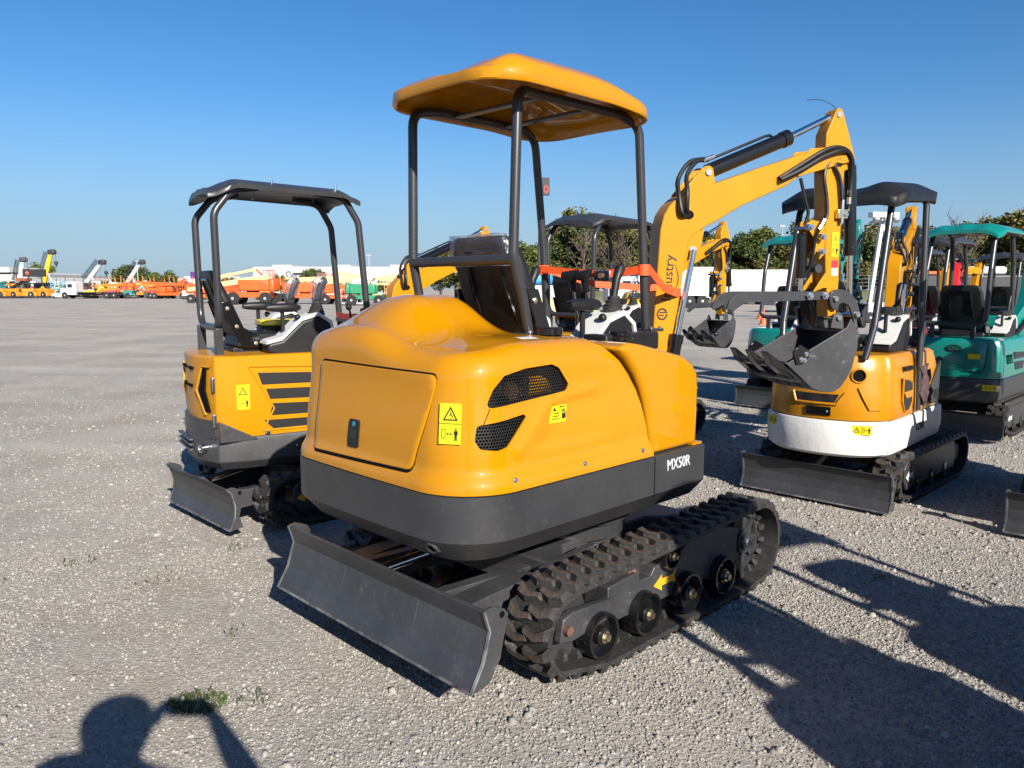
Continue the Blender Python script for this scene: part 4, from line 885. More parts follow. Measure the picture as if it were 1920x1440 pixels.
def perf_m():
    m = bpy.data.materials.new('perforated_metal'); m.use_nodes = True; nt = m.node_tree; N = nt.nodes; L = nt.links; b = N['Principled BSDF']
    tc = N.new('ShaderNodeTexCoord'); v = N.new('ShaderNodeTexVoronoi'); v.inputs['Scale'].default_value = 95; v.inputs['Randomness'].default_value = .15
    r = N.new('ShaderNodeValToRGB'); r.color_ramp.elements[0].position = .42; r.color_ramp.elements[1].position = .5; r.color_ramp.elements[0].color = (.003, .003, .003, 1); r.color_ramp.elements[1].color = (.016, .016, .018, 1)
    L.new(tc.outputs['Object'], v.inputs['Vector']); L.new(v.outputs['Distance'], r.inputs[0]); L.new(r.outputs[0], b.inputs['Base Color']); b.inputs['Roughness'].default_value = .45
    return m
PERF = perf_m()
def posts_loop(root, U, rear, front, r=.024):
    MB().tube(fillet(rear, .13, 8), r, 12).build('canopy_post', TUB, root, M=U)
    MB().tube(fillet(front, .14, 8), r, 12).build('canopy_post', TUB, root, M=U)
# ---- style A: angular body, thin dark canopy
def angular(name, label, org, hd, up, paint=YST, detail=2, boom_h=None, words=None, lift=0.0, bs=1.0, bx_=.62, **k):
    root, U = mini(name, label, org, hd, up, 'A', paint, **k)
    out = [(.42, -.46), (-.74, -.46), (-.86, -.41), (-.93, -.22), (-.95, 0), (-.93, .22), (-.86, .41), (-.74, .46), (.42, .46)]
    body_shell(root, U, out, (.60, .63, 1.02, 1.145, 1.16), paint, 'body', (.01, 0, 0, .005, .018), .008, 20)
    sk = [(.45, -.47), (-.70, -.47), (-.86, -.42), (-.945, -.23), (-.965, 0), (-.945, .23), (-.86, .42), (-.70, .47), (.45, .47)]
    body_shell(root, U, sk, (.40, .46, .60, .625), GRW, 'counterweight', (.06, .0, 0, .004), .006, 20)
    # rear corner guard rising at the rear and its recessed lamp
    for s in (-1, 1):
        panel(root, U, [(-.62, .61), (-.86, .74), (-.86, .60), (-.62, .60)], s * .44, s * .474, GRW, 'corner_guard')
    mb = MB(); mb.loft([[(x - .012, y, z) for x, y in ((-.862, -.415), (-.932, -.225), (-.953, 0), (-.932, .225), (-.862, .415), (-.80, .40), (-.80, -.40))] for z in (.615, .735)]); mb.build('rear_guard', GRW, root, bevel=.006, M=U)
    MB().lathe((-.90, -.30, .55), (-1, -.35, 0), [(0, .03), (.06, .03), (.06, .024), (.03, .02), (.03, .001)], 14).build('rear_lamp', STL, root, M=U)
    for k_ in range(3): MB().box((-.985, -.12, .50 + .035 * k_), (-.955, .28, .515 + .035 * k_)).build('bumper_rib', GRW, root, M=U, bevel=.004)
    # rear door with pressed slots and black chevrons
    def rear_pt(y): return -.95 + (.02 if abs(y) > .1 else .0) * (abs(y) - .1) / .12 * 1.0
    xr = lambda y: -.953 + .09 * (abs(y) / .22) ** 1 * .22 if abs(y) < .22 else -.933 + (abs(y) - .22) * .37
    for poly, nm, m_ in (([(-.33, 1.08), (-.30, 1.08), (-.24, .93), (-.31, .79), (-.36, .79), (-.31, .93)], 'door_chevron', DRK), ([(.33, 1.08), (.30, 1.08), (.24, .93), (.31, .79), (.36, .79), (.31, .93)], 'door_chevron', DRK), ([(-.15, 1.075), (.20, 1.075), (.19, 1.055), (-.14, 1.055)], 'door_slot', DRK), ([(-.12, .955), (.17, .955), (.16, .935), (-.11, .935)], 'door_slot', DRK)):
        MB().loft([[(xr(y) - d, y, z) for y, z in poly] for d in (.0, .010)]).build(nm, m_, root, M=U, smooth=0)
    for poly in ([(-.385, 1.10), (-.28, 1.10), (-.27, 1.085), (-.37, 1.085)], [(-.20, .93), (-.30, .765), (-.32, .77), (-.225, .93), (-.29, 1.08), (-.265, 1.085)], [(.20, .93), (.30, .765), (.32, .77), (.225, .93), (.29, 1.08), (.265, 1.085)]):
        MB().loft([[(xr(y) - d, y, z) for y, z in poly] for d in (.0, .014)]).build('door_rib', paint, root, M=U, bevel=.003)
    for z in (.98, .74): MB().box((-.885, -.435, z - .045), (-.865, -.395, z + .045)).build('hinge', STL, root, M=U, bevel=.004)
    # right flank: pressed frame and four perforated vents
    fr = [(-.66, 1.09), (.08, 1.06), (.10, .70), (-.02, .655), (-.58, .655), (-.50, .80)]
    for i in range(len(fr)):
        a, b = fr[i], fr[(i + 1) % len(fr)]; MB().tube([(a[0], -.461, a[1]), (b[0], -.461, b[1])], .006, 6).build('pressed_edge', paint, root, M=U)
    for a in ([(-.60, 1.045), (-.01, 1.02), (.0, .955), (-.575, .965)], [(-.55, .935), (.005, .92), (.02, .85), (-.525, .865)], [(-.51, .835), (.02, .815), (.035, .765), (.02, .745), (-.53, .755)], [(-.57, .725), (-.03, .715), (-.09, .665), (-.51, .665)]):
        vent(root, U, a, -.461, m=PERF)
    warn_sticker(root, U @ frame((-.70, -.4625, .89), (1, 0, 0), (0, 0, 1)), .085, .165)
    for x in (-.55, -.12): mb = MB(); bolt(mb, (x, -.461, .635), (0, -1, 0), .012, .01); mb.build('flank_bolt', STL, root, M=U)
    mb = MB(); bolt(mb, (-.35, -.471, .53), (0, -1, 0), .014, .01); mb.build('flank_bolt', STL, root, M=U)
    # canopy
    UC = U @ Matrix.Translation((.10, 0, .065))
    posts_loop(root, UC, [(-.60, .25, 2.20), (-.78, .28, 2.17), (-.90, .29, 2.02), (-.89, .29, 1.27), (-.89, -.29, 1.27), (-.90, -.31, 2.02), (-.78, -.29, 2.17), (-.60, -.26, 2.20)],
               [(.18, .30, .95), (.10, .28, 2.0), (.0, .27, 2.17), (-.20, .25, 2.20)])
    MB().tube(fillet([(.18, -.30, .95), (.10, -.28, 2.0), (.0, -.27, 2.17), (-.20, -.25, 2.20)], .14, 8), .024, 12).build('canopy_post', TUB, root, M=UC)
    for y in (-.27, .27): MB().box((-.92, y - .03, 1.07), (-.87, y + .03, 1.27)).build('post_foot', TUB, root, M=UC, bevel=.004)
    MB().cyl((.14, -.29, 1.29), (.14, .29, 1.29), .022, n=12).build('canopy_bar', TUB, root, M=UC)
    rf = roof_sheet(root, UC, -.93, .10, .355, 2.22, 2.19, MATS['dark_grey_paint'], th=.028, drop=.075, waves=.0035)
    for x, y in ((-.5, -.25), (-.5, .25), (-.05, -.25), (-.05, .25)): MB().cyl((x, y, 2.18), (x, y, 2.262), .008, n=8).build('roof_bolt', STL, rf)
    seat(root, U @ Matrix.Translation((-.66, .05, 1.19)), .88)
    console(root, U @ Matrix.Translation((-.50, -.28, 1.165)), 1.0, film=True); console(root, U @ Matrix.Translation((-.50, .34, 1.165)), 1.0, film=True, mirror=-1)
    MB().box((-.44, -.03, 1.17), (-.19, .14, 1.33)).build('battery_case', BLK, root, M=U, bevel=.01)
    MB().box((-.45, -.035, 1.331), (-.18, .145, 1.375)).build('yellow_parts_bag', mat('bag_yellow', (.80, .62, .03), .3, var=.1), root, M=U, bevel=.012)
    mb = MB(); mb.tube([(.18, -.18, 1.16), (.16, -.18, 1.42), (.15, -.18, 1.46)], .008, 8); o = mb.build('dozer_lever', BLK, root, M=U); MB().sphere((.15, -.18, 1.46), .024, 10, 8).build('lever_knob', BLK, o)
    if boom_h is not None: boom_set(root, Matrix.Translation((1.0, 0, 0)) @ Matrix.Rotation(R(up - hd), 4, 'Z') @ Matrix.Translation((bx_, 0, 0)) @ Matrix.Rotation(R(boom_h), 4, 'Z'), paint, words, detail, stickers=False, thumb=True, lift=lift, s=bs)
    return root, U
left, LU = angular('mini_excavator', 'yellow mini excavator with thin dark canopy and low blade, left of the large one', (-2.14, 5.06), 44.5, 33, blade_z=.07, boom_h=6, bs=.80, bx_=.46, bh=.49)
angular('mini_excavator', 'yellow mini excavator with dark wavy canopy and hanging thumb bucket, behind the large boom', (.42, 7.5), 44.5, 44.5, blade_z=.06, boom_h=-8, bs=.9)

# red-orange strap tied along the front bar of the left excavator
ls = thing('ratchet_strap', 'red orange strap tied along the front bar of the left excavator', 'strap', (-2.14, 5.06, 0), R(44.5))
LS = mat('red_webbing', (.80, .07, .02), .6, var=.1, vs=30, bump=.4, bs=300); UQ = LU @ Matrix.Translation((.10, 0, .105))
MB().ribbon([(.118, .26, 1.285), (.112, .05, 1.278), (.115, -.28, 1.288)], (0, 0, 1), .045, .004).build('webbing', LS, ls, M=UQ)
for k in range(4): MB().ribbon([(.155 + (.034 + .006 * k) * math.cos(t * .4 + k), -.285 + (.034 + .006 * k) * math.sin(t * .4 + k), 1.27 + .02 * k + .012 * math.sin(t + k)) for t in range(17)], (0, .2, 1), .038, .004).build('strap_loop', LS, ls, M=UQ)
MB().ribbon([(.13, -.31, 1.30), (.09, -.33, 1.24), (.10, -.34, 1.15), (.12, -.33, 1.08)], (0, 1, .2), .034, .004).build('strap_tail', LS, ls, M=UQ)
# ---- style B: rounded orange hood over a white counterweight, thick black canopy
def rounded_out(xr, hw, xf, r=.55):
    return [(xf, -hw), (xr + .38, -hw), (xr + .23, -hw * .925), (xr + .11, -hw * .74), (xr + .03, -hw * .44), (xr, 0), (xr + .03, hw * .44), (xr + .11, hw * .74), (xr + .23, hw * .925), (xr + .38, hw), (xf, hw)]
def smooth_out(P, k=5): return [(v.x, v.y) for v in spline([Vector((a, b, 0)) for a, b in P], k)]
kz, KU = mini('mini_excavator', 'orange mini excavator with white counterweight and thick black canopy, behind the raised bucket', (2.227, 5.616), 44.5, 47, 'B', ORA, blade_z=.03, half=.55, lugs=True)
o1 = smooth_out(rounded_out(-1.10, .47, .40), 4)
body_shell(kz, KU, o1, (.395, .415, .50, .645, .655), WPT, 'counterweight', (.05, .012, 0, .004, .012), .004, 30)
o2 = smooth_out(rounded_out(-1.085, .462, .30), 4)
body_shell(kz, KU, o2, (.660, .67, .80, 1.00, 1.10, 1.125), ORA, 'body', (.004, .0, .006, .022, .040, .065), .004, 34)
def on_arc(y, z, xr=-1.085, hw=.462, off=.004):
    P = o2[4:-4]; ys = [p[1] for p in P]; xs = [p[0] + (xr + 1.085) for p in P]; q = .002 + .016 * sstep(.8, 1.0, z) + .018 * sstep(1.0, 1.1, z)
    return Vector((float(np.interp(y, ys, xs)) + q * 1.1 - off, y * (1 + off / hw), z))
def arc_patch(root, U, poly, m, name, off=.006, par=None, th=.006, f=on_arc):
    Q = []
    for i in range(len(poly)):
        (y0, z0), (y1, z1) = poly[i], poly[(i + 1) % len(poly)]
        Q += [(y0 + (y1 - y0) * t / 8, z0 + (z1 - z0) * t / 8) for t in range(8)]
    cy, cz = sum(p[0] for p in Q) / len(Q), sum(p[1] for p in Q) / len(Q)
    rings = [[f(y, z, off=-.012) for y, z in Q]] + [[f(cy + (y - cy) * k, cz + (z - cz) * k, off=off) for y, z in Q] for k in (1, .75, .5, .25, .02)]
    return MB().loft(rings, cap0=False).build(name, m, par or root, M=U if par is None else None, smooth=30)
arc_patch(kz, KU, [(-.13, .785), (.13, .785), (.16, .845), (-.16, .845)], PERF, 'rear_grille')
for a, b in (((.17, .85), (.145, .775)), ((.145, .775), (-.145, .775)), ((-.145, .775), (-.20, .86))):
    MB().tube([on_arc(a[0] + (b[0] - a[0]) * t / 6, a[1] + (b[1] - a[1]) * t / 6, off=.004) for t in range(7)], .010, 8).build('pressed_edge', ORA, kz, M=KU)
lt = arc_patch(kz, KU, [(-.11, .690), (.06, .690), (.06, .752), (-.11, .752)], GBK, 'rear_latch', .012)
MB().sphere(on_arc(-.085, .72, off=.012), .010, 10, 6).build('latch_badge', BLU, lt, M=None)
cpt = on_arc(-.27, .985, off=.006); MB().cyl(cpt + Vector((.02, .015, 0)), cpt, .045, n=24).build('lamp_hole', DRK, kz, M=KU)
MB().tube([cpt + Vector((-.004, 0, 0)) + Vector((-.45, .89, 0)) * (.048 * math.cos(t * .35)) + Vector((0, 0, .048 * math.sin(t * .35))) for t in range(19)], .006, 6).build('lamp_ring', ORA, kz, M=KU)
arc_patch(kz, KU, [(-.40, .74), (-.34, .74), (-.27, .90), (-.33, .915), (-.40, .90)], ORA, 'hood_pressing', .010)
warn_sticker(kz, KU @ frame(on_arc(-.31, .60, -1.10, .47, .006), (.42, -.9, 0), (0, 0, 1)), .13, .068, vertical=False)
warn_sticker(kz, KU @ frame(on_arc(.33, .60, -1.10, .47, .006), (-.42, -.9, 0), (0, 0, 1)), .13, .068, vertical=False)
arc_patch(kz, KU, [(-.20, .52), (-.13, .525), (-.12, .535), (-.19, .54)], RST, 'rust_chip', .0065)
# right flank: hexagon vent, badges, model lettering
hexv = [(-.66, .95), (-.52, .93), (-.44, .90), (-.43, .76), (-.50, .70), (-.60, .70), (-.66, .78)]
MB().prism(hexv, -.45, -.468, 'y').build('side_vent', PERF, kz, M=KU, smooth=0)
MB().tube([(x, -.466, z) for x, z in hexv + [hexv[0]]], .007, 6).build('vent_rim', ORA, kz, M=KU)
MB().prism([(-.66, .85), (-.44, .85), (-.46, .80), (-.60, .80)], -.45, -.478, 'y').build('vent_bar', ORA, kz, M=KU, bevel=.004)
for k_ in range(3): MB().box((-.62 + .07 * k_, -.468, 1.00), (-.585 + .07 * k_, -.43, 1.03)).build('badge', BLK, kz, M=KU)
text('model_lettering', 'KZ20R', .085, INK, kz, KU @ frame((-.20, -.4735, .545), (1, 0, 0), (0, 0, 1)), sx=.8)
MB().prism([(-.06, .66), (.30, .66), (.30, 1.02), (.02, .80)], -.462, -.452, 'y').build('side_step_panel', GRY, kz, M=KU)
# canopy
for s in (-1, 1):
    MB().tube(fillet([(-1.00, s * .30, 1.10), (-.93, s * .33, 1.34), (-.72, s * .33, 2.17), (-.60, s * .31, 2.29)], .06, 5), .024, 12).build('canopy_post', TUB, kz, M=KU)
    MB().tube(fillet([(-.30, s * .47, .68), (-.18, s * .41, 2.24), (-.26, s * .37, 2.31)], .06, 5), .024, 12).build('canopy_post', TUB, kz, M=KU)
roof_sheet(kz, KU, -.88, .02, .45, 2.22, 2.29, BLK, th=.065, drop=.04, thick=True, lip=.018)
seat(kz, KU @ Matrix.Translation((-.72, .08, 1.14)), .85)
console(kz, KU @ Matrix.Translation((-.60, -.26, 1.13)), 1.0, armrest=True); console(kz, KU @ Matrix.Translation((-.60, .38, 1.13)), 1.0)
boom_set(kz, KU @ Matrix.Translation((.45, 0, 0)) @ Matrix.Rotation(R(10), 4, 'Z'), YST, 'Industry', 2, stickers=False, thumb=True, s=.90)
# dark jacket hung over the deck edge
jk = []
for j in range(7):
    t = j / 6; jk.append([(-.30 + .22 * (i / 8) + .015 * math.sin(i * 2 + j), -.48 - .02 * math.sin(i * 1.9 + j * 1.3) - .02 * t, 1.00 - .26 * t - .03 * math.sin(i * 1.1)) for i in range(9)])
jm = MB().loft(jk, closed=False, cap0=False, cap1=False).mesh('jacket'); jm.materials.append(mat('plaid_cloth', (.045, .03, .035), .9, col2=(.12, .06, .06), vs=30, bump=.4, bs=60))
jo = link('jacket', jm, smooth=60); jo.matrix_world = Matrix.Translation((2.227, 5.616, 0)) @ Matrix.Rotation(R(44.5), 4, 'Z') @ KU
sdm = jo.modifiers.new('thick', 'SOLIDIFY'); sdm.thickness = .012
tag(jo, 'dark plaid jacket draped over the side of the orange excavator with white counterweight', 'jacket')
# ---- style C: rounded hood, dark counterweight, coloured canopy
def rounded(name, label, org, hd, up, paint, roofm, boom_h=-15, detail=1, mark=None, zt=1.07, lift=0, posts_bend=True, boomp=None, boom=True, **k):
    root, U = mini(name, label, org, hd, up, 'C', paint, **k)
    o = smooth_out([(.40, -.50), (-.70, -.50), (-.86, -.47), (-.93, -.36), (-.955, -.18), (-.96, 0), (-.955, .18), (-.93, .36), (-.86, .47), (-.70, .50), (.40, .50)], 4)
    body_shell(root, U, o, (.40, .43, .52, .64, .655), GRY, 'counterweight', (.06, .02, 0, .004, .014), .004, 30)
    o2_ = [(x * .99 if x < 0 else x, y * .985) for x, y in o]
    body_shell(root, U, o2_, (.658, .67, .86, .99, zt - .02, zt), paint, 'body', (.006, 0, .002, .012, .035, .075), .004, 34)
    xr = lambda y: -.947 + .05 * max(0, abs(y) - .2)
    if mark:
        pts = [(.075 * math.cos(t * .2618), zt - .105 + .038 * math.sin(t * .2618)) for t in range(24)]
        ov = MB().loft([[(xr(0) + .004 - d, y - .06, z) for y, z in pts] for d in (.0, .012)]).build('badge', INK, root, M=U, smooth=0)
        text('badge_lettering', mark, .055, MATS['teal_paint'] if paint == TEA else LTX, root, U @ frame((xr(0) - .0095, -.06, zt - .105), (0, -1, 0), (0, 0, 1)), sx=1.0)
    lines = [(.30, .72), (-.30, .72), (-.34, .78), (-.36, zt - .05)]
    MB().tube([(xr(y) - .004, y, z) for y, z in [(.36, .72), (-.33, .72), (-.36, .78), (-.38, zt - .06)]], .004, 6).build('door_joint', DRK, root, M=U)
    for z in (.745, .775): MB().tube([(xr(y) - .005, y, z) for y in (.30, .1, -.1, -.27)], .005, 6).build('pressed_edge', paint, root, M=U)
    MB().cyl((xr(.1) + .01, .07, .845), (xr(.1) - .012, .07, .845), .028, n=14).build('door_lock', GBK, root, M=U)
    stk = MB().loft([[(xr(-.25) + .004 - d, y, z) for y, z in ((-.20, .86), (-.31, .86), (-.31, .915), (-.20, .915))] for d in (.0, .010)]).build('maker_plate', STY, root, M=U, smooth=0)
    warn_sticker(root, U @ frame((-.915, -.41, .565), (.35, -.94, 0), (0, 0, 1)), .13, .062, vertical=False)
    for k_ in range(4): MB().prism([(-.70 + .065 * k_, .90), (-.675 + .065 * k_, .90), (-.63 + .065 * k_, .80), (-.655 + .065 * k_, .80)], -.48, -.4965, 'y').build('side_slot', DRK, root, M=U, smooth=0)
    vent(root, U, [(-.40, .92), (.02, .90), (.04, .84), (-.38, .84)], -.4955, m=PERF); vent(root, U, [(-.36, .81), (.05, .80), (.0, .72), (-.30, .72)], -.4955, m=PERF)
    MB().lathe((-.90, -.33, .59), (-1, -.45, 0), [(0, .035), (.01, .035), (.012, .028), (.0, .01), (.0, .001)], 16).build('rear_port', GBK, root, M=U)
    UC = U @ Matrix.Translation((0, 0, .05))
    rear = [(-.50, .29, 2.17), (-.66, .30, 2.14), (-.78, .31, 1.75), (-.84, .31, 1.17), (-.84, -.31, 1.17), (-.78, -.31, 1.75), (-.66, -.30, 2.14), (-.50, -.29, 2.17)]
    MB().tube(fillet(rear, .08, 6), .026, 12).build('canopy_post', TUB, root, M=UC)
    for s in (-1, 1):
        MB().tube(fillet([(.14, s * .33, .90), (.10, s * .31, 1.80), (.0, s * .30, 2.14), (-.15, s * .29, 2.17)], .08, 5), .026, 12).build('canopy_post', TUB, root, M=UC)
        MB().box((-.86, s * .20 - .02, zt - .07), (-.82, s * .20 + .02, 1.17)).build('post_foot', TUB, root, M=UC)
    roof_sheet(root, UC, -.80, .20, .40, 2.185, 2.19, roofm, th=.030, drop=.07, waves=.006, lip=.035)
    seat(root, U @ Matrix.Translation((-.50, 0, 1.06)), .95)
    console(root, U @ Matrix.Translation((-.36, -.32, zt - .01)), .9); console(root, U @ Matrix.Translation((-.36, .32, zt - .01)), .9)
    if boom: boom_set(root, U @ Matrix.Translation((.58, 0, 0)) @ Matrix.Rotation(R(boom_h), 4, 'Z'), boomp or paint, None, detail, stickers=False, lift=lift)
    return root
rounded('mini_excavator', 'teal mini excavator with teal canopy at the right edge, rear toward the viewer', (4.62, 8.17), 44.5, 44.5, TEA, TEA, mark='CFG', boom_h=-22, detail=2, blade_z=.03, lift=40)
rounded('mini_excavator', 'teal mini excavator with teal canopy half hidden behind the raised bucket', (3.42, 9.95), 44.5, 44.5, TEA, TEA, mark='CFG', boom_h=8, detail=1, blade_z=.03)
rounded('mini_excavator', 'red mini excavator with red boom, between the orange and teal excavators', (5.25, 10.15), 44.5, 44.5, RED, MATS['dark_grey_paint'], boom_h=12, detail=1, lift=24)
rounded('mini_excavator', 'far mini excavator with dark canopy seen through the posts of the right teal one', (9.3, 14.9), 44.5, 44.5, TEA, GRY, boom_h=-12, detail=0, lift=12)
rounded('mini_excavator', 'far mini excavator with dark canopy seen under the thick black canopy', (6.6, 13.3), 44.5, 44.5, YST, GRY, boom_h=-12, detail=0, lift=20)
rounded('mini_excavator', 'farthest mini excavator with dark canopy cut by the right edge', (13.2, 19.6), 44.5, 44.5, TEA, GRY, boom_h=-12, detail=0, lift=12)
# neighbours of the row standing beside and behind the viewer: they throw the shadows at lower right
rounded('mini_excavator', 'mini excavator at the right edge with only its grey blade corner in view', (3.58, 4.42), 44.5, 44.5, YST, GRY, boom_h=-5, detail=0, blade_z=.03)
angular('mini_excavator', 'mini excavator beside the viewer, its shadow crossing the front of the near track', (2.20, 1.11), -65, -65, detail=0, boom_h=10, half=.47)
rounded('mini_excavator', 'mini excavator farther right of the viewer, its canopy shadow lying at lower right', (2.98, 1.86), -65, -65, YST, GRY, detail=0, boom_h=-5, half=.47)
# ------------------------------------------------------------------ ground: one big sheet of crushed stone, loose stones near the viewer
def ground_mat():
    m = bpy.data.materials.new('crushed_stone_yard'); m.use_nodes = True; nt = m.node_tree; N = nt.nodes; L = nt.links; b = N['Principled BSDF']
    tc = N.new('ShaderNodeTexCoord')
    def noise(sc, det=4, ro=.55, vec=None):
        n = N.new('ShaderNodeTexNoise'); n.inputs['Scale'].default_value = sc; n.inputs['Detail'].default_value = det; n.inputs['Roughness'].default_value = ro
        L.new(vec or tc.outputs['Object'], n.inputs['Vector']); return n.outputs['Fac']
    def ramp(f, pts):
        r = N.new('ShaderNodeValToRGB'); e = r.color_ramp.elements
        while len(e) < len(pts): e.new(.5)
        for i, (p, c) in enumerate(pts): e[i].position = p; e[i].color = (*c, 1)
        L.new(f, r.inputs[0]); return r.outputs[0]
    def mix(f, a, bb, t='MIX'):
        x = N.new('ShaderNodeMixRGB'); x.blend_type = t
        for k, v in ((0, f), (1, a), (2, bb)):
            if isinstance(v, (int, float)): x.inputs[k].default_value = v
            elif isinstance(v, tuple): x.inputs[k].default_value = (*v, 1)
            else: L.new(v, x.inputs[k])
        return x.outputs[0]
    v1 = N.new('ShaderNodeTexVoronoi'); v1.inputs['Scale'].default_value = 62; L.new(tc.outputs['Object'], v1.inputs['Vector'])
    v2 = N.new('ShaderNodeTexVoronoi'); v2.inputs['Scale'].default_value = 140; L.new(tc.outputs['Object'], v2.inputs['Vector'])
    sep = N.new('ShaderNodeSeparateColor'); L.new(v1.outputs['Color'], sep.inputs[0]); sep2 = N.new('ShaderNodeSeparateColor'); L.new(v2.outputs['Color'], sep2.inputs[0])
    c1 = ramp(sep.outputs[0], [(0, (0.225, 0.209, 0.186)), (.45, (0.308, 0.287, 0.257)), (.8, (0.358, 0.335, 0.304)), (1, (0.499, 0.476, 0.434))])
    c2 = ramp(sep2.outputs[0], [(0, (0.225, 0.209, 0.186)), (.6, (0.316, 0.295, 0.265)), (1, (0.450, 0.426, 0.387))])
    fine = mix(.5, c1, c2)
    dust = mix(ramp(noise(.42, 7, .66), [(.36, (0, 0, 0)), (.64, (1, 1, 1))]), (.80, .80, .815), (1.12, 1.11, 1.09), 'MIX'); col = mix(1.0, fine, dust, 'MULTIPLY')
    patch = ramp(noise(.9, 8, .68), [(.50, (0, 0, 0)), (.66, (.75, .75, .75))]); col = mix(patch, col, (.275, .235, .188))
    # wheel and track scuffs: pale long streaks
    mp = N.new('ShaderNodeMapping'); mp.inputs['Scale'].default_value = (.06, .9, 1); mp.inputs['Rotation'].default_value = (0, 0, R(4)); L.new(tc.outputs['Object'], mp.inputs['Vector'])
    st = ramp(noise(1.0, 5, .6, mp.outputs[0]), [(.54, (0, 0, 0)), (.74, (.45, .45, .45))]); col = mix(st, col, (.45, .43, .395))
    mp2 = N.new('ShaderNodeMapping'); mp2.inputs['Scale'].default_value = (.12, 1.5, 1); mp2.inputs['Rotation'].default_value = (0, 0, R(-28)); L.new(tc.outputs['Object'], mp2.inputs['Vector'])
    st2 = ramp(noise(1.0, 5, .6, mp2.outputs[0]), [(.60, (0, 0, 0)), (.72, (.6, .6, .6))]); col = mix(st2, col, (.42, .395, .355))
    L.new(col, b.inputs['Base Color']); b.inputs['Roughness'].default_value = .92; b.inputs['Specular IOR Level'].default_value = .2
    inv = N.new('ShaderNodeMath'); inv.operation = 'SUBTRACT'; inv.inputs[0].default_value = 1; L.new(v1.outputs['Distance'], inv.inputs[1])
    ad = N.new('ShaderNodeMath'); ad.operation = 'MULTIPLY_ADD'; ad.inputs[1].default_value = .5; L.new(v2.outputs['Distance'], ad.inputs[0]); L.new(inv.outputs[0], ad.inputs[2])
    ad2 = N.new('ShaderNodeMath'); ad2.operation = 'ADD'; L.new(ad.outputs[0], ad2.inputs[0]); L.new(noise(300, 3), ad2.inputs[1])
    bp = N.new('ShaderNodeBump'); bp.inputs['Strength'].default_value = .75; bp.inputs['Distance'].default_value = .008
    L.new(ad2.outputs[0], bp.inputs['Height']); L.new(bp.outputs[0], b.inputs['Normal'])
    return m
gm = ground_mat()
mb = MB(); xs = [-900, -300, -60, 60, 300, 900]; ys = [-60, 40, 120, 300, 900, 1600]
mb.add([(x, y, 0) for y in ys for x in xs], [(j * 6 + i, j * 6 + i + 1, (j + 1) * 6 + i + 1, (j + 1) * 6 + i) for j in range(5) for i in range(5)])
struct(mb.build('ground', gm, smooth=0))
def stones(n, xr, yr, smin, smax, seed, dens=None):
    g = np.random.default_rng(seed); P = []
    x = g.uniform(*xr, n * 2); y = g.uniform(*yr, n * 2)
    if dens is not None: k = g.random(n * 2) < dens(x, y); x, y = x[k], y[k]
    x, y = x[:n], y[:n]; n = len(x)
    s = smin + (smax - smin) * g.random(n) ** 2.5
    ang = np.arange(5) * 2 * np.pi / 5
    a0 = g.uniform(0, 6.28, n)[:, None]; rr = s[:, None] * g.uniform(.6, 1.15, (n, 5)); el = g.uniform(.55, 1, n)[:, None]; ro = g.uniform(0, 3.14, n)[:, None]
    def ring(f, z, jit):
        u = rr * f * np.cos(ang[None] + a0); v = rr * f * np.sin(ang[None] + a0) * el
        X = x[:, None] + u * np.cos(ro) - v * np.sin(ro) + jit * s[:, None]; Y = y[:, None] + u * np.sin(ro) + v * np.cos(ro); Z = np.broadcast_to(z, X.shape)
        return np.stack([X, Y, Z], -1)
    h = s * g.uniform(.35, .85, n)
    top = ring(.62, h[:, None] * g.uniform(.7, 1.15, (n, 5)), g.uniform(-.18, .18, (n, 1))); bot = ring(1.0, np.full((n, 1), -.002), 0.0)
    V = np.concatenate([bot, top], 1).reshape(-1, 3)
    f = []
    for i in range(5): j = (i + 1) % 5; f.append([i, j, 5 + j, 5 + i])
    base = (np.arange(n) * 10)[:, None, None]
    Q = (np.array(f)[None] + base).reshape(-1, 4); C = (np.array([[5, 6, 7, 8, 9]])[None] + base).reshape(-1, 5)
    me = bpy.data.meshes.new('loose_stones'); me.vertices.add(len(V)); me.vertices.foreach_set('co', V.ravel())
    nl = Q.size + C.size; me.loops.add(nl); me.loops.foreach_set('vertex_index', np.concatenate([Q.ravel(), C.ravel()]).astype(np.int32))
    me.polygons.add(len(Q) + len(C)); me.polygons.foreach_set('loop_start', np.concatenate([np.arange(len(Q)) * 4, Q.size + np.arange(len(C)) * 5]).astype(np.int32))
    me.update(calc_edges=True); me.validate()
    return me
def stone_mat():
    m = bpy.data.materials.new('limestone_chips'); m.use_nodes = True; nt = m.node_tree; N = nt.nodes; L = nt.links; b = N['Principled BSDF']
    g = N.new('ShaderNodeNewGeometry'); r = N.new('ShaderNodeValToRGB'); e = r.color_ramp.elements; e[0].color = (0.145, 0.135, 0.122, 1); e[1].color = (0.343, 0.325, 0.298, 1); e.new(.5).color = (0.231, 0.216, 0.194, 1); e.new(.88).color = (0.284, 0.267, 0.241, 1)
    L.new(g.outputs['Random Per Island'], r.inputs[0]); L.new(r.outputs[0], b.inputs['Base Color']); b.inputs['Roughness'].default_value = .9; b.inputs['Specular IOR Level'].default_value = .25
    return m
sm_ = stone_mat()
def loose_patch(x, y):
    # more loose stone on the right, compacted smoother on the left
    w = .30 + .5 / (1 + np.exp(-(x - .4) * 2.2)); n = np.sin(x * 2.1 + np.sin(y * 1.3) * 1.7) * np.sin(y * 1.7 + x * .6); w = w * (1 + .6 * n) + .15 * np.sin(x * 7.3 + 2 * y) * np.sin(y * 6.1)
    w = w * np.clip((15 - y) / 6, .1, 1); return np.clip(w, .08, 1)
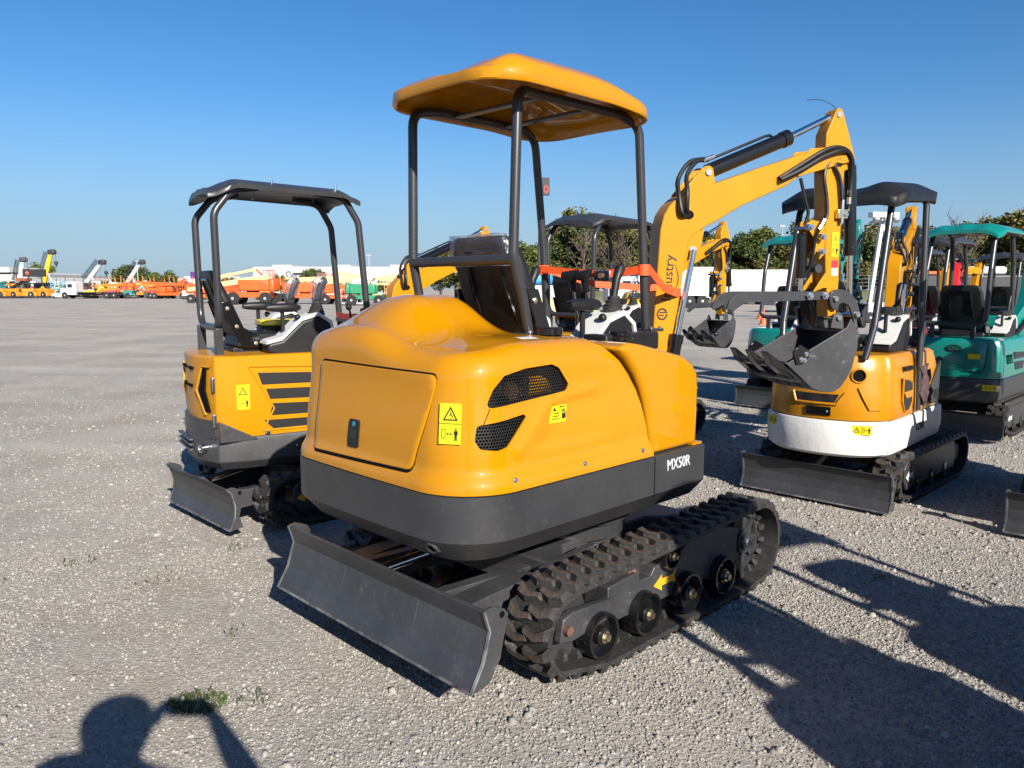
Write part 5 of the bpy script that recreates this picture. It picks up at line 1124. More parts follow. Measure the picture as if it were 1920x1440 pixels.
for nm, args, lb in (('loose_stones', (150000, (-3.2, 3.3), (2.2, 4.6), .0024, .0105, 5, loose_patch), 'small grey limestone chips lying loose over the near ground'),
                     ('loose_stones', (56000, (-5.2, 5.7), (4.6, 7.6), .0038, .014, 6, loose_patch), 'grey limestone chips lying loose over the middle ground'),
                     ('loose_stones', (28000, (-9.6, 10), (7.6, 14), .007, .018, 8, loose_patch), 'grey limestone chips scattered over the ground farther back')):
    me = stones(*args); me.materials.append(sm_); o = bpy.data.objects.new(nm, me); COL.objects.link(o); tag(o, lb, 'gravel', kind='stuff')
for nm, args, lb in (('coarse_stones', (2600, (-3.2, 3.3), (2.2, 5.2), .009, .024, 15, loose_patch), 'scattered larger limestone pieces on the near ground'), ('coarse_stones', (3000, (-6, 7), (5.2, 10), .012, .028, 16, loose_patch), 'scattered larger limestone pieces around the rear excavators')):
    me = stones(*args); me.materials.append(sm_); o = bpy.data.objects.new(nm, me); COL.objects.link(o); tag(o, lb, 'gravel', kind='stuff')
# grass tuft and weeds
GRA = mat('weed_green', (.06, .085, .022), .6, var=.4, vs=40); STRAW = mat('dry_straw', (.42, .33, .17), .8, var=.2)
def tuft(name, label, c, n, rad, h, m=GRA, seed=1, rx=1.0, group=None):
    q = random.Random(seed); mb = MB()
    for i in range(n):
        a = q.uniform(0, 6.28); r = rad * math.sqrt(q.random()); x, y = c[0] + r * math.cos(a) * rx, c[1] + r * math.sin(a); b = q.uniform(0, 6.28); hh = h * q.uniform(.4, 1.1); w = .0022 + .002 * q.random(); l = hh * q.uniform(.3, 1.3)
        dx, dy = math.cos(b), math.sin(b)
        pts = [(x, y, 0), (x + dx * l * .35, y + dy * l * .35, hh * .7), (x + dx * l, y + dy * l, hh * q.uniform(.55, 1))]
        mb.add([(pts[0][0] - dy * w, pts[0][1] + dx * w, 0), (pts[0][0] + dy * w, pts[0][1] - dx * w, 0), (pts[1][0] + dy * w, pts[1][1] - dx * w, pts[1][2]), (pts[1][0] - dy * w, pts[1][1] + dx * w, pts[1][2]), pts[2]], [(0, 1, 2, 3), (3, 2, 4)])
    o = mb.build(name, m, smooth=0); tag(o, label, 'weeds', group, kind='stuff'); return o
tuft('grass_tuft', 'dense green grass tuft by the phone shadow at lower left', (-1.22, 2.80), 260, .085, .035, seed=3, rx=1.3)
tuft('weed_sprig', 'sparse green weed sprig just right of the grass tuft', (-1.02, 2.84), 26, .05, .035, seed=4, rx=1.6)
k_ = 0
for (x, y, n, r, lab) in ((-2.55, 4.35, 26, .10, 'small green weed left of the low blade'), (-1.72, 4.6, 22, .07, 'small green weed below the low blade'), (-1.98, 4.15, 30, .16, 'low green weed on the gravel below the left blade'), (-2.9, 4.0, 30, .16, 'faint green weed near the left edge'), (1.72, 4.75, 36, .09, 'green weed behind the near track'), (2.05, 4.1, 20, .06, 'green weed on the gravel right of the near track'), (1.60, 4.95, 20, .07, 'weed in front of the wide blade'), (-1.30, 3.42, 14, .05, 'yellowish weed by the left end of the near blade')):
    k_ += 1; tuft('weed_sprig', lab, (x, y), n, r, .03, seed=20 + k_)
tuft('straw_wisp', 'dry straw wisps on the gravel right of the near track', (2.05, 4.35), 16, .16, .012, STRAW, 41)
tuft('straw_wisp', 'dry brown straw between the wide blade and the right edge', (3.3, 5.6), 60, .25, .015, STRAW, 42)
# ------------------------------------------------------------------ the photographer, standing behind the camera with a phone held up
def person():
    me = bpy.data.meshes.new('person')
    J = {'pel': (-.22, -.50, .98), 'spine': (-.22, -.49, 1.18), 'chest': (-.22, -.48, 1.36), 'neck': (-.21, -.46, 1.50), 'head': (-.20, -.43, 1.60), 'top': (-.20, -.42, 1.72),
         'hl': (-.31, -.50, .93), 'kl': (-.32, -.48, .52), 'al': (-.33, -.52, .09), 'tl': (-.34, -.38, .04), 'hr': (-.13, -.50, .93), 'kr': (-.12, -.48, .52), 'ar': (-.11, -.52, .09), 'tr': (-.10, -.38, .04),
         'sl': (-.40, -.47, 1.42), 'el': (-.56, -.40, 1.24), 'wl': (-.12, -.16, 1.55), 'fl': (-.008, -.080, 1.645), 'sr': (-.04, -.47, 1.42), 'er': (.30, -.40, 1.28), 'wr': (.25, -.15, 1.56), 'fr': (.168, -.080, 1.645)}
    rad = {'pel': .15, 'spine': .145, 'chest': .155, 'neck': .085, 'head': .15, 'top': .125, 'hl': .095, 'kl': .062, 'al': .045, 'tl': .04, 'hr': .095, 'kr': .062, 'ar': .045, 'tr': .04, 'sl': .115, 'el': .085, 'wl': .045, 'fl': .022, 'sr': .095, 'er': .070, 'wr': .045, 'fr': .022}
    E_ = [('pel', 'spine'), ('spine', 'chest'), ('chest', 'neck'), ('neck', 'head'), ('head', 'top'), ('pel', 'hl'), ('hl', 'kl'), ('kl', 'al'), ('al', 'tl'), ('pel', 'hr'), ('hr', 'kr'), ('kr', 'ar'), ('ar', 'tr'), ('chest', 'sl'), ('sl', 'el'), ('el', 'wl'), ('wl', 'fl'), ('chest', 'sr'), ('sr', 'er'), ('er', 'wr'), ('wr', 'fr')]
    for k_ in J:
        if k_ not in ('wl', 'fl', 'wr', 'fr'): J[k_] = (J[k_][0] + (.09 if k_ not in ('el', 'er') else .08), J[k_][1] + .20, J[k_][2] * 1.035)
    K = list(J); V = [J[k] for k in K]; E2 = [(K.index(a), K.index(b)) for a, b in E_]; Rd = [rad[k] for k in K]
    # four fingers behind the phone and a thumb in front, for both hands
    for hnd, sx in (('fl', -1), ('fr', 1)):
        w0 = Vector(J['wl' if sx < 0 else 'wr']).lerp(Vector(J[hnd]), .75)
        for q, (dz, ln) in enumerate(((.035, .06), (.015, .066), (-.005, .062), (-.022, .05))):
            i = len(V); b_ = Vector(J[hnd]); V += [tuple(b_ + Vector((0, 0, dz * .6))), tuple(b_ + Vector((-sx * ln * .45, .018, dz))), tuple(b_ + Vector((-sx * ln * .9, .006, dz)))]; Rd += [.010, .009, .008]; E2 += [(K.index(hnd), i), (i, i + 1), (i + 1, i + 2)]
        i = len(V); V += [tuple(w0 + Vector((-sx * .02, -.02, .005))), tuple(w0 + Vector((-sx * .045, -.012, .02)))]; Rd += [.011, .009]; E2 += [(K.index(hnd), i), (i, i + 1)]
    me.from_pydata(V, E2, []); me.update(); o = bpy.data.objects.new('person', me); COL.objects.link(o)
    sk = o.modifiers.new('skin', 'SKIN'); 
    for v, r_ in zip(me.skin_vertices[0].data, Rd): v.radius = (r_, r_)
    me.skin_vertices[0].data[0].use_root = True
    ss = o.modifiers.new('sub', 'SUBSURF'); ss.levels = 1; ss.render_levels = 2
    me.materials.append(mat('dark_work_clothes', (.03, .032, .04), .85, var=.2)); o.modifiers.new('s', 'SMOOTH').iterations = 2
    return tag(o, 'standing person in dark clothes holding up a phone, whose shadow falls at lower left', 'person')
person()
ph = MB().box((.0, -.076, 1.607), (.16, -.068, 1.687)).build('phone', GBK, bevel=.004); tag(ph, 'black phone held sideways in front of the person taking the picture', 'phone')
# ------------------------------------------------------------------ distance: machines, trucks, sheds and trees across the yard
def at(u, D): return (u - 960) / 1442 * D
def paint(n, c, r=.45): return mat(n, c, r, var=.10, vs=1.5, dirt=.12)
JO = paint('lift_orange', (.80, .13, .02)); CRM = paint('lift_cream', (.78, .58, .30)); TYR = mat('tyre', (.02, .02, .02), .85); WHP = paint('truck_white', (.78, .79, .80)); CYL = paint('crane_yellow', (.85, .52, .01)); DGR = paint('machine_dark', (.03, .032, .036)); PYL = paint('paver_orange', (.80, .30, .02)); LBL = paint('lift_blue', (.22, .50, .72)); GRN = paint('machine_green', (.03, .28, .14)); SIL = paint('silver', (.45, .47, .49)); RDP = paint('machine_red', (.62, .03, .05)); TLP = paint('machine_teal', (.05, .42, .42)); GLS = mat('dark_glass', (.02, .03, .035), .08, coat=.5)
def wheel(root, c, r, w, hub=None):
    o = MB().lathe((c[0], c[1] - w / 2, c[2]), (0, 1, 0), [(0, r * .55), (0, r * .92), (w * .15, r), (w * .85, r), (w, r * .92), (w, r * .55)], 20).build('wheel', TYR, root)
    MB().lathe((c[0], c[1] - w * .52, c[2]), (0, 1, 0), [(0, r * .15), (w * .1, r * .55), (w * .94, r * .55), (w * 1.04, r * .15)], 12).build('hub', hub or SIL, o)
def bx(root, lo, hi, m, name, bevel=.04, top=None): return MB().box(lo, hi, None, top).build(name, m, root, bevel=bevel)
def bar(root, a, b, w, m, name, h=None):
    a, b = Vector(a), Vector(b); d = (b - a); L_ = d.length; F = Matrix.Translation(a) @ d.to_track_quat('X', 'Z').to_matrix().to_4x4(); h = h or w
    return MB().box((0, -w / 2, -h / 2), (L_, w / 2, h / 2), F).build(name, m, root, bevel=w * .12)
def cage(root, lo, hi, m, name='basket', r=.035, n=3):
    mb = MB(); x0, y0, z0 = lo; x1, y1, z1 = hi
    for z in [z0 + (z1 - z0) * k / (n - 1) for k in range(n)]:
        for a, b in (((x0, y0), (x1, y0)), ((x1, y0), (x1, y1)), ((x1, y1), (x0, y1)), ((x0, y1), (x0, y0))): mb.cyl((*a, z), (*b, z), r, n=6)
    for k in range(5):
        x = x0 + (x1 - x0) * k / 4
        for y in (y0, y1): mb.cyl((x, y, z0), (x, y, z1), r, n=6)
    o = mb.build(name, m, root); return o
def boom_lift(label, loc, rz, up=8, L_=9, body=JO, bm=CRM, basket=True, fold=False, group='boom lifts across the yard', sc=1.0):
    t = thing('boom_lift', label, 'boom lift', (loc[0], loc[1], 0), rz, group); t.scale = (sc, sc, sc)
    bx(t, (-1.5, -.75, .55), (1.5, .75, .95), body, 'chassis')
    for x in (-1.25, 1.25):
        for y in (-.95, .95): wheel(t, (x, y, .48), .48, .32, SIL)
    bx(t, (-1.5, -.9, 1.05), (.9, -.15, 1.95), body, 'engine_hood', .12); bx(t, (-1.5, .15, 1.05), (.9, .9, 1.9), body, 'tank_cover', .12); bx(t, (-1.9, -.85, 1.0), (-1.45, .85, 2.0), body, 'counterweight', .15)
    MB().cyl((0, 0, .9), (0, 0, 1.1), .5, n=20).build('turntable', DGR, t)
    a = Vector((-1.3, 0, 2.15)); d = Vector((math.cos(R(up)), 0, math.sin(R(up))))
    bar(t, a, a + d * L_ * .62, .34, bm, 'boom_base', .42); b2 = bar(t, a + d * L_ * .55, a + d * L_, .26, bm, 'boom_fly', .32)
    MB().cyl((-.2, 0, 1.3), a + d * 2.4, .08, n=10).build('lift_cylinder', CHR, t)
    if basket:
        e = a + d * L_; bar(t, e, e + Vector((.9, 0, -.9 if up > 3 else .5)), .18, body, 'jib'); e2 = e + Vector((.9, 0, -.9 if up > 3 else .5)); cage(t, (e2.x, -.9, e2.z - .3), (e2.x + .8, .9, e2.z + .8), body)
    return t
def crane(label, loc, rz, u_ang, L_, bm, body, group='mobile cranes across the yard'):
    t = thing('mobile_crane', label, 'crane', (loc[0], loc[1], 0), rz, group)
    bx(t, (-4, -1.2, .8), (4.5, 1.2, 1.35), body, 'carrier_deck'); bx(t, (3.2, -1.2, 1.36), (4.8, 1.2, 2.7), body, 'driving_cab', .12); bx(t, (-2.8, -1.2, 1.4), (-.4, 1.2, 2.6), DGR, 'counterweight', .1); bx(t, (-.6, .5, 1.4), (1.0, 1.2, 2.9), WHP, 'crane_cab', .1)
    for x in (-3, -1.8, 2.2, 3.5): wheel(t, (x, -1.1, .55), .55, .4)
    a = Vector((-1.6, 0, 2.2)); d = Vector((math.cos(R(u_ang)), 0, math.sin(R(u_ang))))
    bar(t, a, a + d * L_ * .8, .62, bm, 'boom_section', .75); bar(t, a + d * L_ * .72, a + d * L_, .5, bm, 'boom_section', .6)
    MB().cyl((.4, 0, 1.5), a + d * L_ * .42, .16, n=10).build('derrick_cylinder', SIL, t)
    e = a + d * L_; h = bx(t, (e.x - .5, -.5, e.z - .35), (e.x + .65, .5, e.z + .5), DGR, 'boom_head', .15)
    for s in (-.3, .3): MB().cyl((e.x + .35, s - .08, e.z + .1), (e.x + .35, s + .08, e.z + .1), .5, n=16).build('sheave', DGR, h)
    n_ = Vector((-d.z, 0, d.x)); p0 = a + d * L_ * .15 + n_ * .75; p1 = a + d * L_ * .98 + n_ * .7; mb = MB()
    for s in (-.25, .25):
        mb.cyl(p0 + Vector((0, s, 0)), p1 + Vector((0, s, 0)), .045, n=5); mb.cyl(p0 + Vector((0, s, 0)) + n_ * .55, p1 + Vector((0, s, 0)) + n_ * .45, .045, n=5)
    for k in range(12): q = p0.lerp(p1, k / 12); r_ = p0.lerp(p1, (k + 1) / 12); mb.cyl(q + Vector((0, -.25, 0)), r_ + n_ * .5 + Vector((0, -.25, 0)), .035, n=4); mb.cyl(q + Vector((0, .25, 0)), r_ + n_ * .5 + Vector((0, .25, 0)), .035, n=4)
    mb.build('lattice_jib', DGR, t)
    hk = e + Vector((.75, 0, -1.6)); MB().cyl(e + Vector((.75, 0, .1)), hk, .03, n=5).build('hoist_rope', DGR, t); MB().lathe(hk, (0, 0, -1), [(0, .1), (.1, .35), (.5, .35), (.7, .12), (1.0, .12), (1.1, .05)], 10).build('hook_block', DGR, t)
    return t
def semi(label, loc, rz, box=True, m=WHP, group='white trucks behind the excavators'):
    t = thing('box_truck', label, 'truck', (loc[0], loc[1], 0), rz, group)
    bx(t, (1.6, -1.1, .55), (2.6, 1.1, 1.55), m, 'bonnet', .12); bx(t, (.2, -1.15, .55), (1.7, 1.15, 2.55), m, 'cab', .12)
    bx(t, (1.45, -1.0, 1.60), (1.72, 1.0, 2.30), GLS, 'windscreen', .02); bx(t, (.7, -1.16, 1.65), (1.4, 1.16, 2.2), GLS, 'side_window', .01)
    if box: bx(t, (-6.5, -1.25, .95), (.1, 1.25, 3.35), m, 'cargo_box', .03)
    bx(t, (-6.3, -.45, .55), (2.4, .45, .8), DGR, 'chassis', 0)
    for x in (-5.5, -4.4, 1.9):
        for y in (-1.0, 1.0): wheel(t, (x, y, .5), .5, .3)
    for y in (-1.35, 1.35): bx(t, (1.5, y - .06, 1.6), (1.6, y + .06, 2.1), DGR, 'mirror', .01)
    return t
D0 = 120
# left-hand row of yard machines
crane('pale grey crane boom rising behind the far left building sign', (at(62, 150), 150), R(20), 80, 4.8, SIL, WHP)
crane('tall yellow telescopic crane boom at far left', (at(106, 145), 145), R(8), 74, 6.2, CYL, CYL)
crane('grey lattice crane boom between the yellow crane and the round tree', (at(182, 150), 150), R(5), 52, 5.4, SIL, WHP)
crane('grey crane boom standing in front of the round dark tree', (at(258, 150), 150), R(5), 55, 5.2, SIL, WHP)
def conveyor():
    t = thing('screening_conveyor', 'dark inclined screening conveyor at the far left', 'conveyor', (at(40, 126), 126, 0), 0)
    bar(t, (-1.6, 0, 1.2), (1.6, 0, 3.0), 1.0, DGR, 'belt_frame', .35); bx(t, (.4, -.8, 2.7), (2.0, .8, 3.2), paint('rust_red', (.30, .10, .06)), 'hopper'); bx(t, (-1.2, -.7, .3), (1.4, .7, 1.0), DGR, 'chassis')
    for x in (-.8, .9): MB().cyl((x, 0, .8), (x + .2, 0, 2.1), .1, n=8).build('support_leg', DGR, t)
conveyor()
def paver(label, u, D, m, w=3.2):
    t = thing('asphalt_paver', label, 'paver', (at(u, D), D, 0), R(random.uniform(-15, 15)), 'orange pavers at the far left')
    bx(t, (-w / 2, -.9, .35), (w / 2, .9, 1.0), m, 'tractor', .08); bx(t, (-w / 2 - .1, -1, .1), (w / 2 + .1, 1, .36), DGR, 'crawler', .1); bx(t, (-w * .2, -.8, 1.0), (w * .35, .8, 1.5), m, 'engine_cover', .1); bx(t, (-w * .48, -.95, .9), (-w * .25, .95, 1.45), DGR, 'hopper_wing', .05)
    for x in (-.5, .6): MB().cyl((x, 0, 1.4), (x, 0, 2.3), .05, n=6).build('canopy_pole', DGR, t)
    bx(t, (-.8, -.9, 2.3), (.9, .9, 2.4), DGR, 'canopy', .02); wheel(t, (w * .25, -.95, .6), .45, .2, WHP)
for k, (u, m) in enumerate(((6, PYL), (32, PYL), (60, PYL), (88, PYL))): paver(['orange paver cut by the left edge', 'orange paver below the inclined conveyor', 'orange paver below the pale crane boom', 'orange paver left of the blue scissor lift'][k], u, D0 + k * .7, m)
t = thing('compact_roller', 'teal cab machine cut by the far left edge', 'machine', (at(2, 126), 126, 0)); bx(t, (-.9, -.9, .6), (.9, .9, 2.6), TLP, 'cab', .1); bx(t, (-.6, -.92, 1.5), (.6, .92, 2.3), GLS, 'side_window', .02); wheel(t, (.3, -1.0, .5), .5, .3)
def scissor(label, u, D, m):
    t = thing('scissor_lift', label, 'scissor lift', (at(u, D), D, 0), 0); bx(t, (-1.2, -.6, .25), (1.2, .6, .75), WHP, 'base', .05)
    for x in (-.9, .9): wheel(t, (x, -.6, .22), .22, .15)
    for k in range(2):
        bar(t, (-1.0, -.3, .8 + .3 * k), (1.0, -.3, 1.1 + .3 * k), .08, m, 'scissor_arm'); bar(t, (1.0, .3, .8 + .3 * k), (-1.0, .3, 1.1 + .3 * k), .08, m, 'scissor_arm')
    bx(t, (-1.2, -.6, 1.45), (1.2, .6, 1.6), m, 'platform', .02); cage(t, (-1.2, -.6, 1.6), (1.2, .6, 2.6), m, 'guard_rail', .04)
scissor('pale blue scissor lift left of the white truck', 121, D0 - 1, LBL)
t = semi('white flatbed truck cab in the far left row', (at(158, D0 - 2), D0 - 2), R(180), box=False, group=None); bx(t, (-5.5, -1.1, .85), (.1, 1.1, 1.0), DGR, 'flat_bed', .02)
def digger(label, u, D, m, cab=True):
    t = thing('compact_machine', label, 'machine', (at(u, D), D, 0), R(20), 'assorted compact machines across the yard'); bx(t, (-1.0, -.7, .05), (1.0, .7, .45), DGR, 'crawler', .12); bx(t, (-1.0, -.65, .5), (.6, .65, 1.25), m, 'body', .1)
    if cab:
        for x in (-.5, .5):
            for y in (-.55, .55): MB().cyl((x, y, 1.2), (x, y, 2.3), .05, n=6).build('canopy_pole', DGR, t)
        bx(t, (-.7, -.7, 2.3), (.7, .7, 2.4), DGR, 'canopy', .02)
    bar(t, (.7, 0, .9), (1.6, 0, 1.9), .22, m, 'lift_arm'); bar(t, (1.6, 0, 1.9), (2.1, 0, .9), .18, m, 'dipper_arm'); bx(t, (1.8, -.5, .3), (2.4, .5, .9), DGR, 'bucket', .06)
digger('yellow compact digger with canopy right of the white truck cab', 176, D0 - 1, CYL)
digger('red and black compact loader in the far left row', 216, D0 - 2, RDP, False)
digger('teal forklift like machine in front of the grey crane', 250, D0 - 1, TLP)
digger('dark red compact loader left of the orange lift baskets', 298, D0 - 3, RDP, False)
def frames(label, u, D, n, m):
    t = thing('folded_lift', label, 'boom lift', (at(u, D), D, 0), 0, 'folded orange lifts across the yard'); bx(t, (-2.6, -.8, .5), (2.6, .8, .9), m, 'chassis')
    for x in (-2.1, 2.1): wheel(t, (x, -.85, .45), .45, .3)
    bar(t, (-2.6, 0, 1.9), (2.5, 0, 2.25), .3, m, 'boom'); bx(t, (-1.9, -.7, .9), (-.6, .7, 1.75), m, 'engine_hood', .1)
    for k in range(n): MB().cyl((-2.3 + 4.6 * k / (n - 1), -.3, 2.1), (-2.3 + 4.6 * k / (n - 1), -.3, 3.2 + .25 * (k % 2)), .06, n=6).build('upright_post', m, t)
    cage(t, (1.4, -.8, 1.0), (2.8, .8, 2.0), m)
OR2 = paint('lift_orange_yellow', (.85, .26, .03))
frames('orange folded lift with upright posts behind the red loader', 208, D0 + 2, 6, OR2); frames('orange folded lift with upright posts in front of the round tree', 262, D0 + 3, 5, OR2)
frames('bright orange lift with red baskets left of the dark canopy post', 325, D0 - 4, 3, JO)
boom_lift('orange lift with basket cage just left of the dark canopy post', (at(308, D0 - 3), D0 - 3), R(180), 4, 5, JO, JO)
extra = ((15, 132, PYL, 'f'), (48, 134, RDP, 'd'), (78, 131, DGR, 'd'), (100, 133, CYL, 'd'), (140, 134, DGR, 'f'), (192, 131, OR2, 'd'), (232, 132, OR2, 'f'), (278, 128, JO, 'l'), (342, 126, JO, 'f'), (360, 110, WHP, 'd'), (418, 108, JO, 'f'), (440, 112, JO, 'l'), (520, 106, OR2, 'f'), (612, 110, JO, 'l'), (705, 104, CRM, 'f'), (735, 106, JO, 'd'), (22, 138, DGR, 'd'), (68, 139, CYL, 'd'), (112, 136, DGR, 'd'), (148, 138, RDP, 'd'), (170, 136, GRN, 'd'), (224, 137, DGR, 'd'), (242, 138, CYL, 'd'), (292, 133, DGR, 'd'))
names = ('orange folded machine behind the first paver', 'dark red machine behind the second paver', 'dark machine behind the third paver', 'yellow machine left of the blue scissor lift', 'dark folded machine behind the white truck', 'orange yellow digger behind the red loader', 'orange folded lift behind the teal machine', 'orange boom lift behind the dark red loader', 'orange folded lift beside the dark canopy post', 'white machine behind the left rear post', 'orange folded lift behind the left seat', 'orange boom lift far behind the left seat', 'orange yellow folded lift behind the large boom lift', 'orange boom lift behind the wrapped joysticks', 'cream folded lift behind the green lift', 'orange digger behind the left boom hoses', 'dark machine below the inclined conveyor', 'yellow machine below the black billboard', 'dark machine below the tall yellow crane', 'red machine behind the white truck bed', 'green machine right of the white truck', 'dark machine below the first grey crane', 'yellow machine below the second grey crane', 'dark machine below the round olive tree')
for (u, D, m, kd), nm in zip(extra, names):
    if kd == 'f': frames(nm, u, D, 4, m)
    elif kd == 'd': digger(nm, u, D, m)
    else: boom_lift(nm, (at(u, D), D), R(random.choice((0, 180)) + random.uniform(-20, 20)), random.uniform(-4, 14), random.uniform(5, 8), m, CRM)
# centre row: boom lifts seen through the left canopy
boom_lift('large orange boom lift with cream boom sloping up to the right, behind the left seat', (at(478, 76), 76), R(180), -9, 6.5, JO, CRM, basket=False, sc=1.25)
boom_lift('orange boom lift with thick cream boom behind the wrapped joystick', (at(575, 78), 78), R(4), 3, 6.2, JO, CRM, basket=False, sc=1.1)
boom_lift('orange knuckle boom lift with long cream boom, right of the wrapped joystick', (at(640, 77), 77), R(0), 5, 13, JO, CRM, basket=True)
boom_lift('orange boom lift with cream boom behind the seat at far left of the left canopy', (at(390, 84), 84), R(0), 12, 7, JO, CRM)
boom_lift('green boom lift with white boom, behind the left boom', (at(690, 72), 72), R(0), 16, 7, GRN, WHP)
boom_lift('orange boom lift half hidden behind the yellow left boom', (at(745, 84), 84), R(180), 8, 8, JO, CRM)
t = thing('work_platform', 'grey caged work platform on the ground by the green lift', 'platform', (at(664, 72), 72, 0)); cage(t, (-1, -.6, .25), (1, .6, 1.45), SIL, 'guard_rail', .04); bx(t, (-1, -.6, .1), (1, .6, .24), SIL, 'deck', .02)
semi('white truck cab with black mirror behind the orange boom lift', (at(615, 92), 92), R(0), box=False)
# behind the big boom
semi('white box truck seen past the hanging thumb bucket', (at(1343, 76), 76), R(182))
semi('white tractor truck behind the orange strap', (at(1190, 66), 66), R(185))
t = thing('pickup_truck', 'silver pickup truck seen behind the teal canopy posts', 'truck', (at(1500, 52), 52, 0), R(10)); bx(t, (-2.4, -.9, .45), (2.4, .9, 1.1), SIL, 'body', .12); bx(t, (-.9, -.82, 1.1), (1.0, .82, 1.75), SIL, 'cab', .15, .8); bx(t, (-.8, -.84, 1.2), (.9, .84, 1.6), GLS, 'side_window', .05, .85)
for x in (-1.5, 1.5): wheel(t, (x, -.85, .38), .38, .25)
t = thing('dump_trailer', 'pale grey dump body with blue tarpaulin behind the front canopy post', 'trailer', (at(1000, 42), 42, 0), R(12)); bx(t, (-2.2, -1, .9), (2.2, 1, 1.75), SIL, 'dump_body', .05); bx(t, (-1.0, -.9, 1.76), (.9, .9, 2.35), paint('tarp_blue', (.03, .30, .60)), 'blue_tarpaulin', .2)
for x in (-1.2, 1.2): wheel(t, (x, -1, .5), .5, .3)
t = thing('wheel_loader', 'cream tool carrier with tan wheels behind the travel levers', 'loader', (at(1025, 30), 30, 0), R(15)); bx(t, (-.9, -.5, .45), (.9, .5, 1.2), CRM, 'body', .1)
for x in (-.55, .6): wheel(t, (x, -.55, .42), .42, .25, paint('tan_hub', (.55, .36, .18)))
t = thing('parked_car', 'small yellow car far behind the right console', 'car', (at(1195, 48), 48, 0), R(8)); bx(t, (-1.9, -.8, .35), (1.9, .8, .85), CYL, 'body', .15); bx(t, (-1.0, -.72, .85), (1.1, .72, 1.4), CYL, 'cabin', .2, .75); bx(t, (-.9, -.75, .95), (1.0, .75, 1.3), GLS, 'side_window', .05, .8)
for x in (-1.2, 1.2): wheel(t, (x, -.75, .33), .33, .2)
t = thing('motorhome', 'dark coach with white roof air conditioner behind the right teal canopy', 'coach', (at(1840, 44), 44, 0), R(-8)); bx(t, (-5, -1.2, .4), (3.2, 1.2, 2.35), DGR, 'body', .12); bx(t, (-1.2, -.5, 2.36), (.9, .4, 2.80), WHP, 'roof_unit', .15); bx(t, (-3.8, -.2, 2.36), (-1.6, .3, 2.55), JO, 'roof_box', .05)
for x in (-3, 2): wheel(t, (x, -1.1, .45), .45, .3)
# lighting mast with a white lamp head
t = thing('light_mast', 'tall white light mast behind the thick black canopy', 'mast', (at(1632, 36), 36, 0), R(10)); bar(t, (-.2, 0, .5), (.28, 0, 4.8), .16, WHP, 'mast'); bar(t, (.75, 0, 2.2), (.32, 0, 4.7), .06, WHP, 'stay'); bx(t, (-.35, -.2, 4.8), (1.0, .2, 5.05), WHP, 'lamp_bar', .03); bx(t, (-.55, -.4, .35), (.45, .4, .95), SIL, 'generator', .08)
for x in (-.2, .3, .8): MB().cyl((x, -.22, 4.75), (x, -.3, 4.62), .13, n=10).build('lamp', SIL, t)
for x in (-.4, .3): wheel(t, (x, -.45, .25), .25, .15)
# pole sign: black board with a red ring
t = thing('pole_sign', 'black pole sign with a red ring mark above the front canopy post', 'sign', (at(1010, 60), 60, 0)); MB().cyl((0, 0, 0), (0, 0, 8.0), .10, .07, n=10).build('pole', DGR, t); MB().box((-.2, -.10, 8.6), (.78, .10, 9.93)).build('sign_board', DGR, t, bevel=.02)
MB().cyl((0, 0, 8.0), (0, 0, 8.65), .07, n=8).build('pole_neck', DGR, t)
MB().add(*(lambda n: ([(.52 + r * .18 * math.cos(a * 2 * math.pi / n), -.112, 9.05 + r * .30 * math.sin(a * 2 * math.pi / n)) for r in (1, .6) for a in range(n)], [(a, (a + 1) % n, n + (a + 1) % n, n + a) for a in range(n)]))(20)).build('ring_mark', mat('sign_red', (.75, .04, .03), .5), t, smooth=0)
# boundary berm and fence on the right
mb = MB(); n = 60; rows = []
for k in range(n + 1):
    x = 4 + 1.9 * k; q = random.Random(k); h = 1.1 + .25 * q.random(); rows.append([(x, 84 - 1.0, -.05), (x, 84 + 1.2, h), (x, 84 + 3.5, h + .1), (x, 84 + 6, -.05)])
mb.loft(rows, closed=False, cap0=False, cap1=False); o = mb.build('earth_bank', mat('dry_bank', (.20, .17, .12), .95, col2=(.10, .12, .05), vs=.8), smooth=60); struct(o)
fn = thing('mesh_fence', 'grey chain link fence along the bank under the trees', 'fence', (0, 87, 0))
mb = MB()
for k in range(38): MB().cyl((4 + 3 * k, 0, .8), (4 + 3 * k, 0, 3.0), .04, n=6).build('fence_post', SIL, fn)
mb = MB()
for z in (1.0, 1.4, 1.8, 2.2, 2.6, 3.0): mb.cyl((4, 0, z), (115, 0, z), .015, n=4)
o = mb.build('fence_wires', SIL, fn); o['kind'] = 'stuff'
# ------------------------------------------------------------------ warehouses
CON = mat('pale_wall_panel', (.62, .63, .64), .7, var=.06, vs=.05); ROOF = mat('grey_roof', (.35, .36, .38), .8)
def shed(name, label, x0, x1, y, h, dep=30, bands=6, m=CON, z0=0, doors=True):
    t = thing(name, label, 'building', ((x0 + x1) / 2, y, 0), 0); w = x1 - x0
    for k in range(bands):
        a = -w / 2 + w * k / bands; b = -w / 2 + w * (k + 1) / bands - .12; MB().box((a, -.2, 0), (b, dep, h + (.6 if k % 3 == 1 else 0))).build('wall_panel', m, t)
    MB().box((-w / 2 + .05, .3, h - .3), (w / 2 - .05, dep - .2, h + .15)).build('roof', ROOF, t)
    if doors:
        for k in range(bands * 2):
            xx = -w / 2 + w * (k + .5) / (bands * 2); MB().box((xx - 1.2, -.28, .2), (xx + 1.2, -.2, 3.2)).build('dock_door', SIL, t)
    return t
s1 = shed('warehouse', 'long white warehouse with panel walls behind the left canopy', at(480, 210), at(770, 210), 210, 7.2, bands=8)
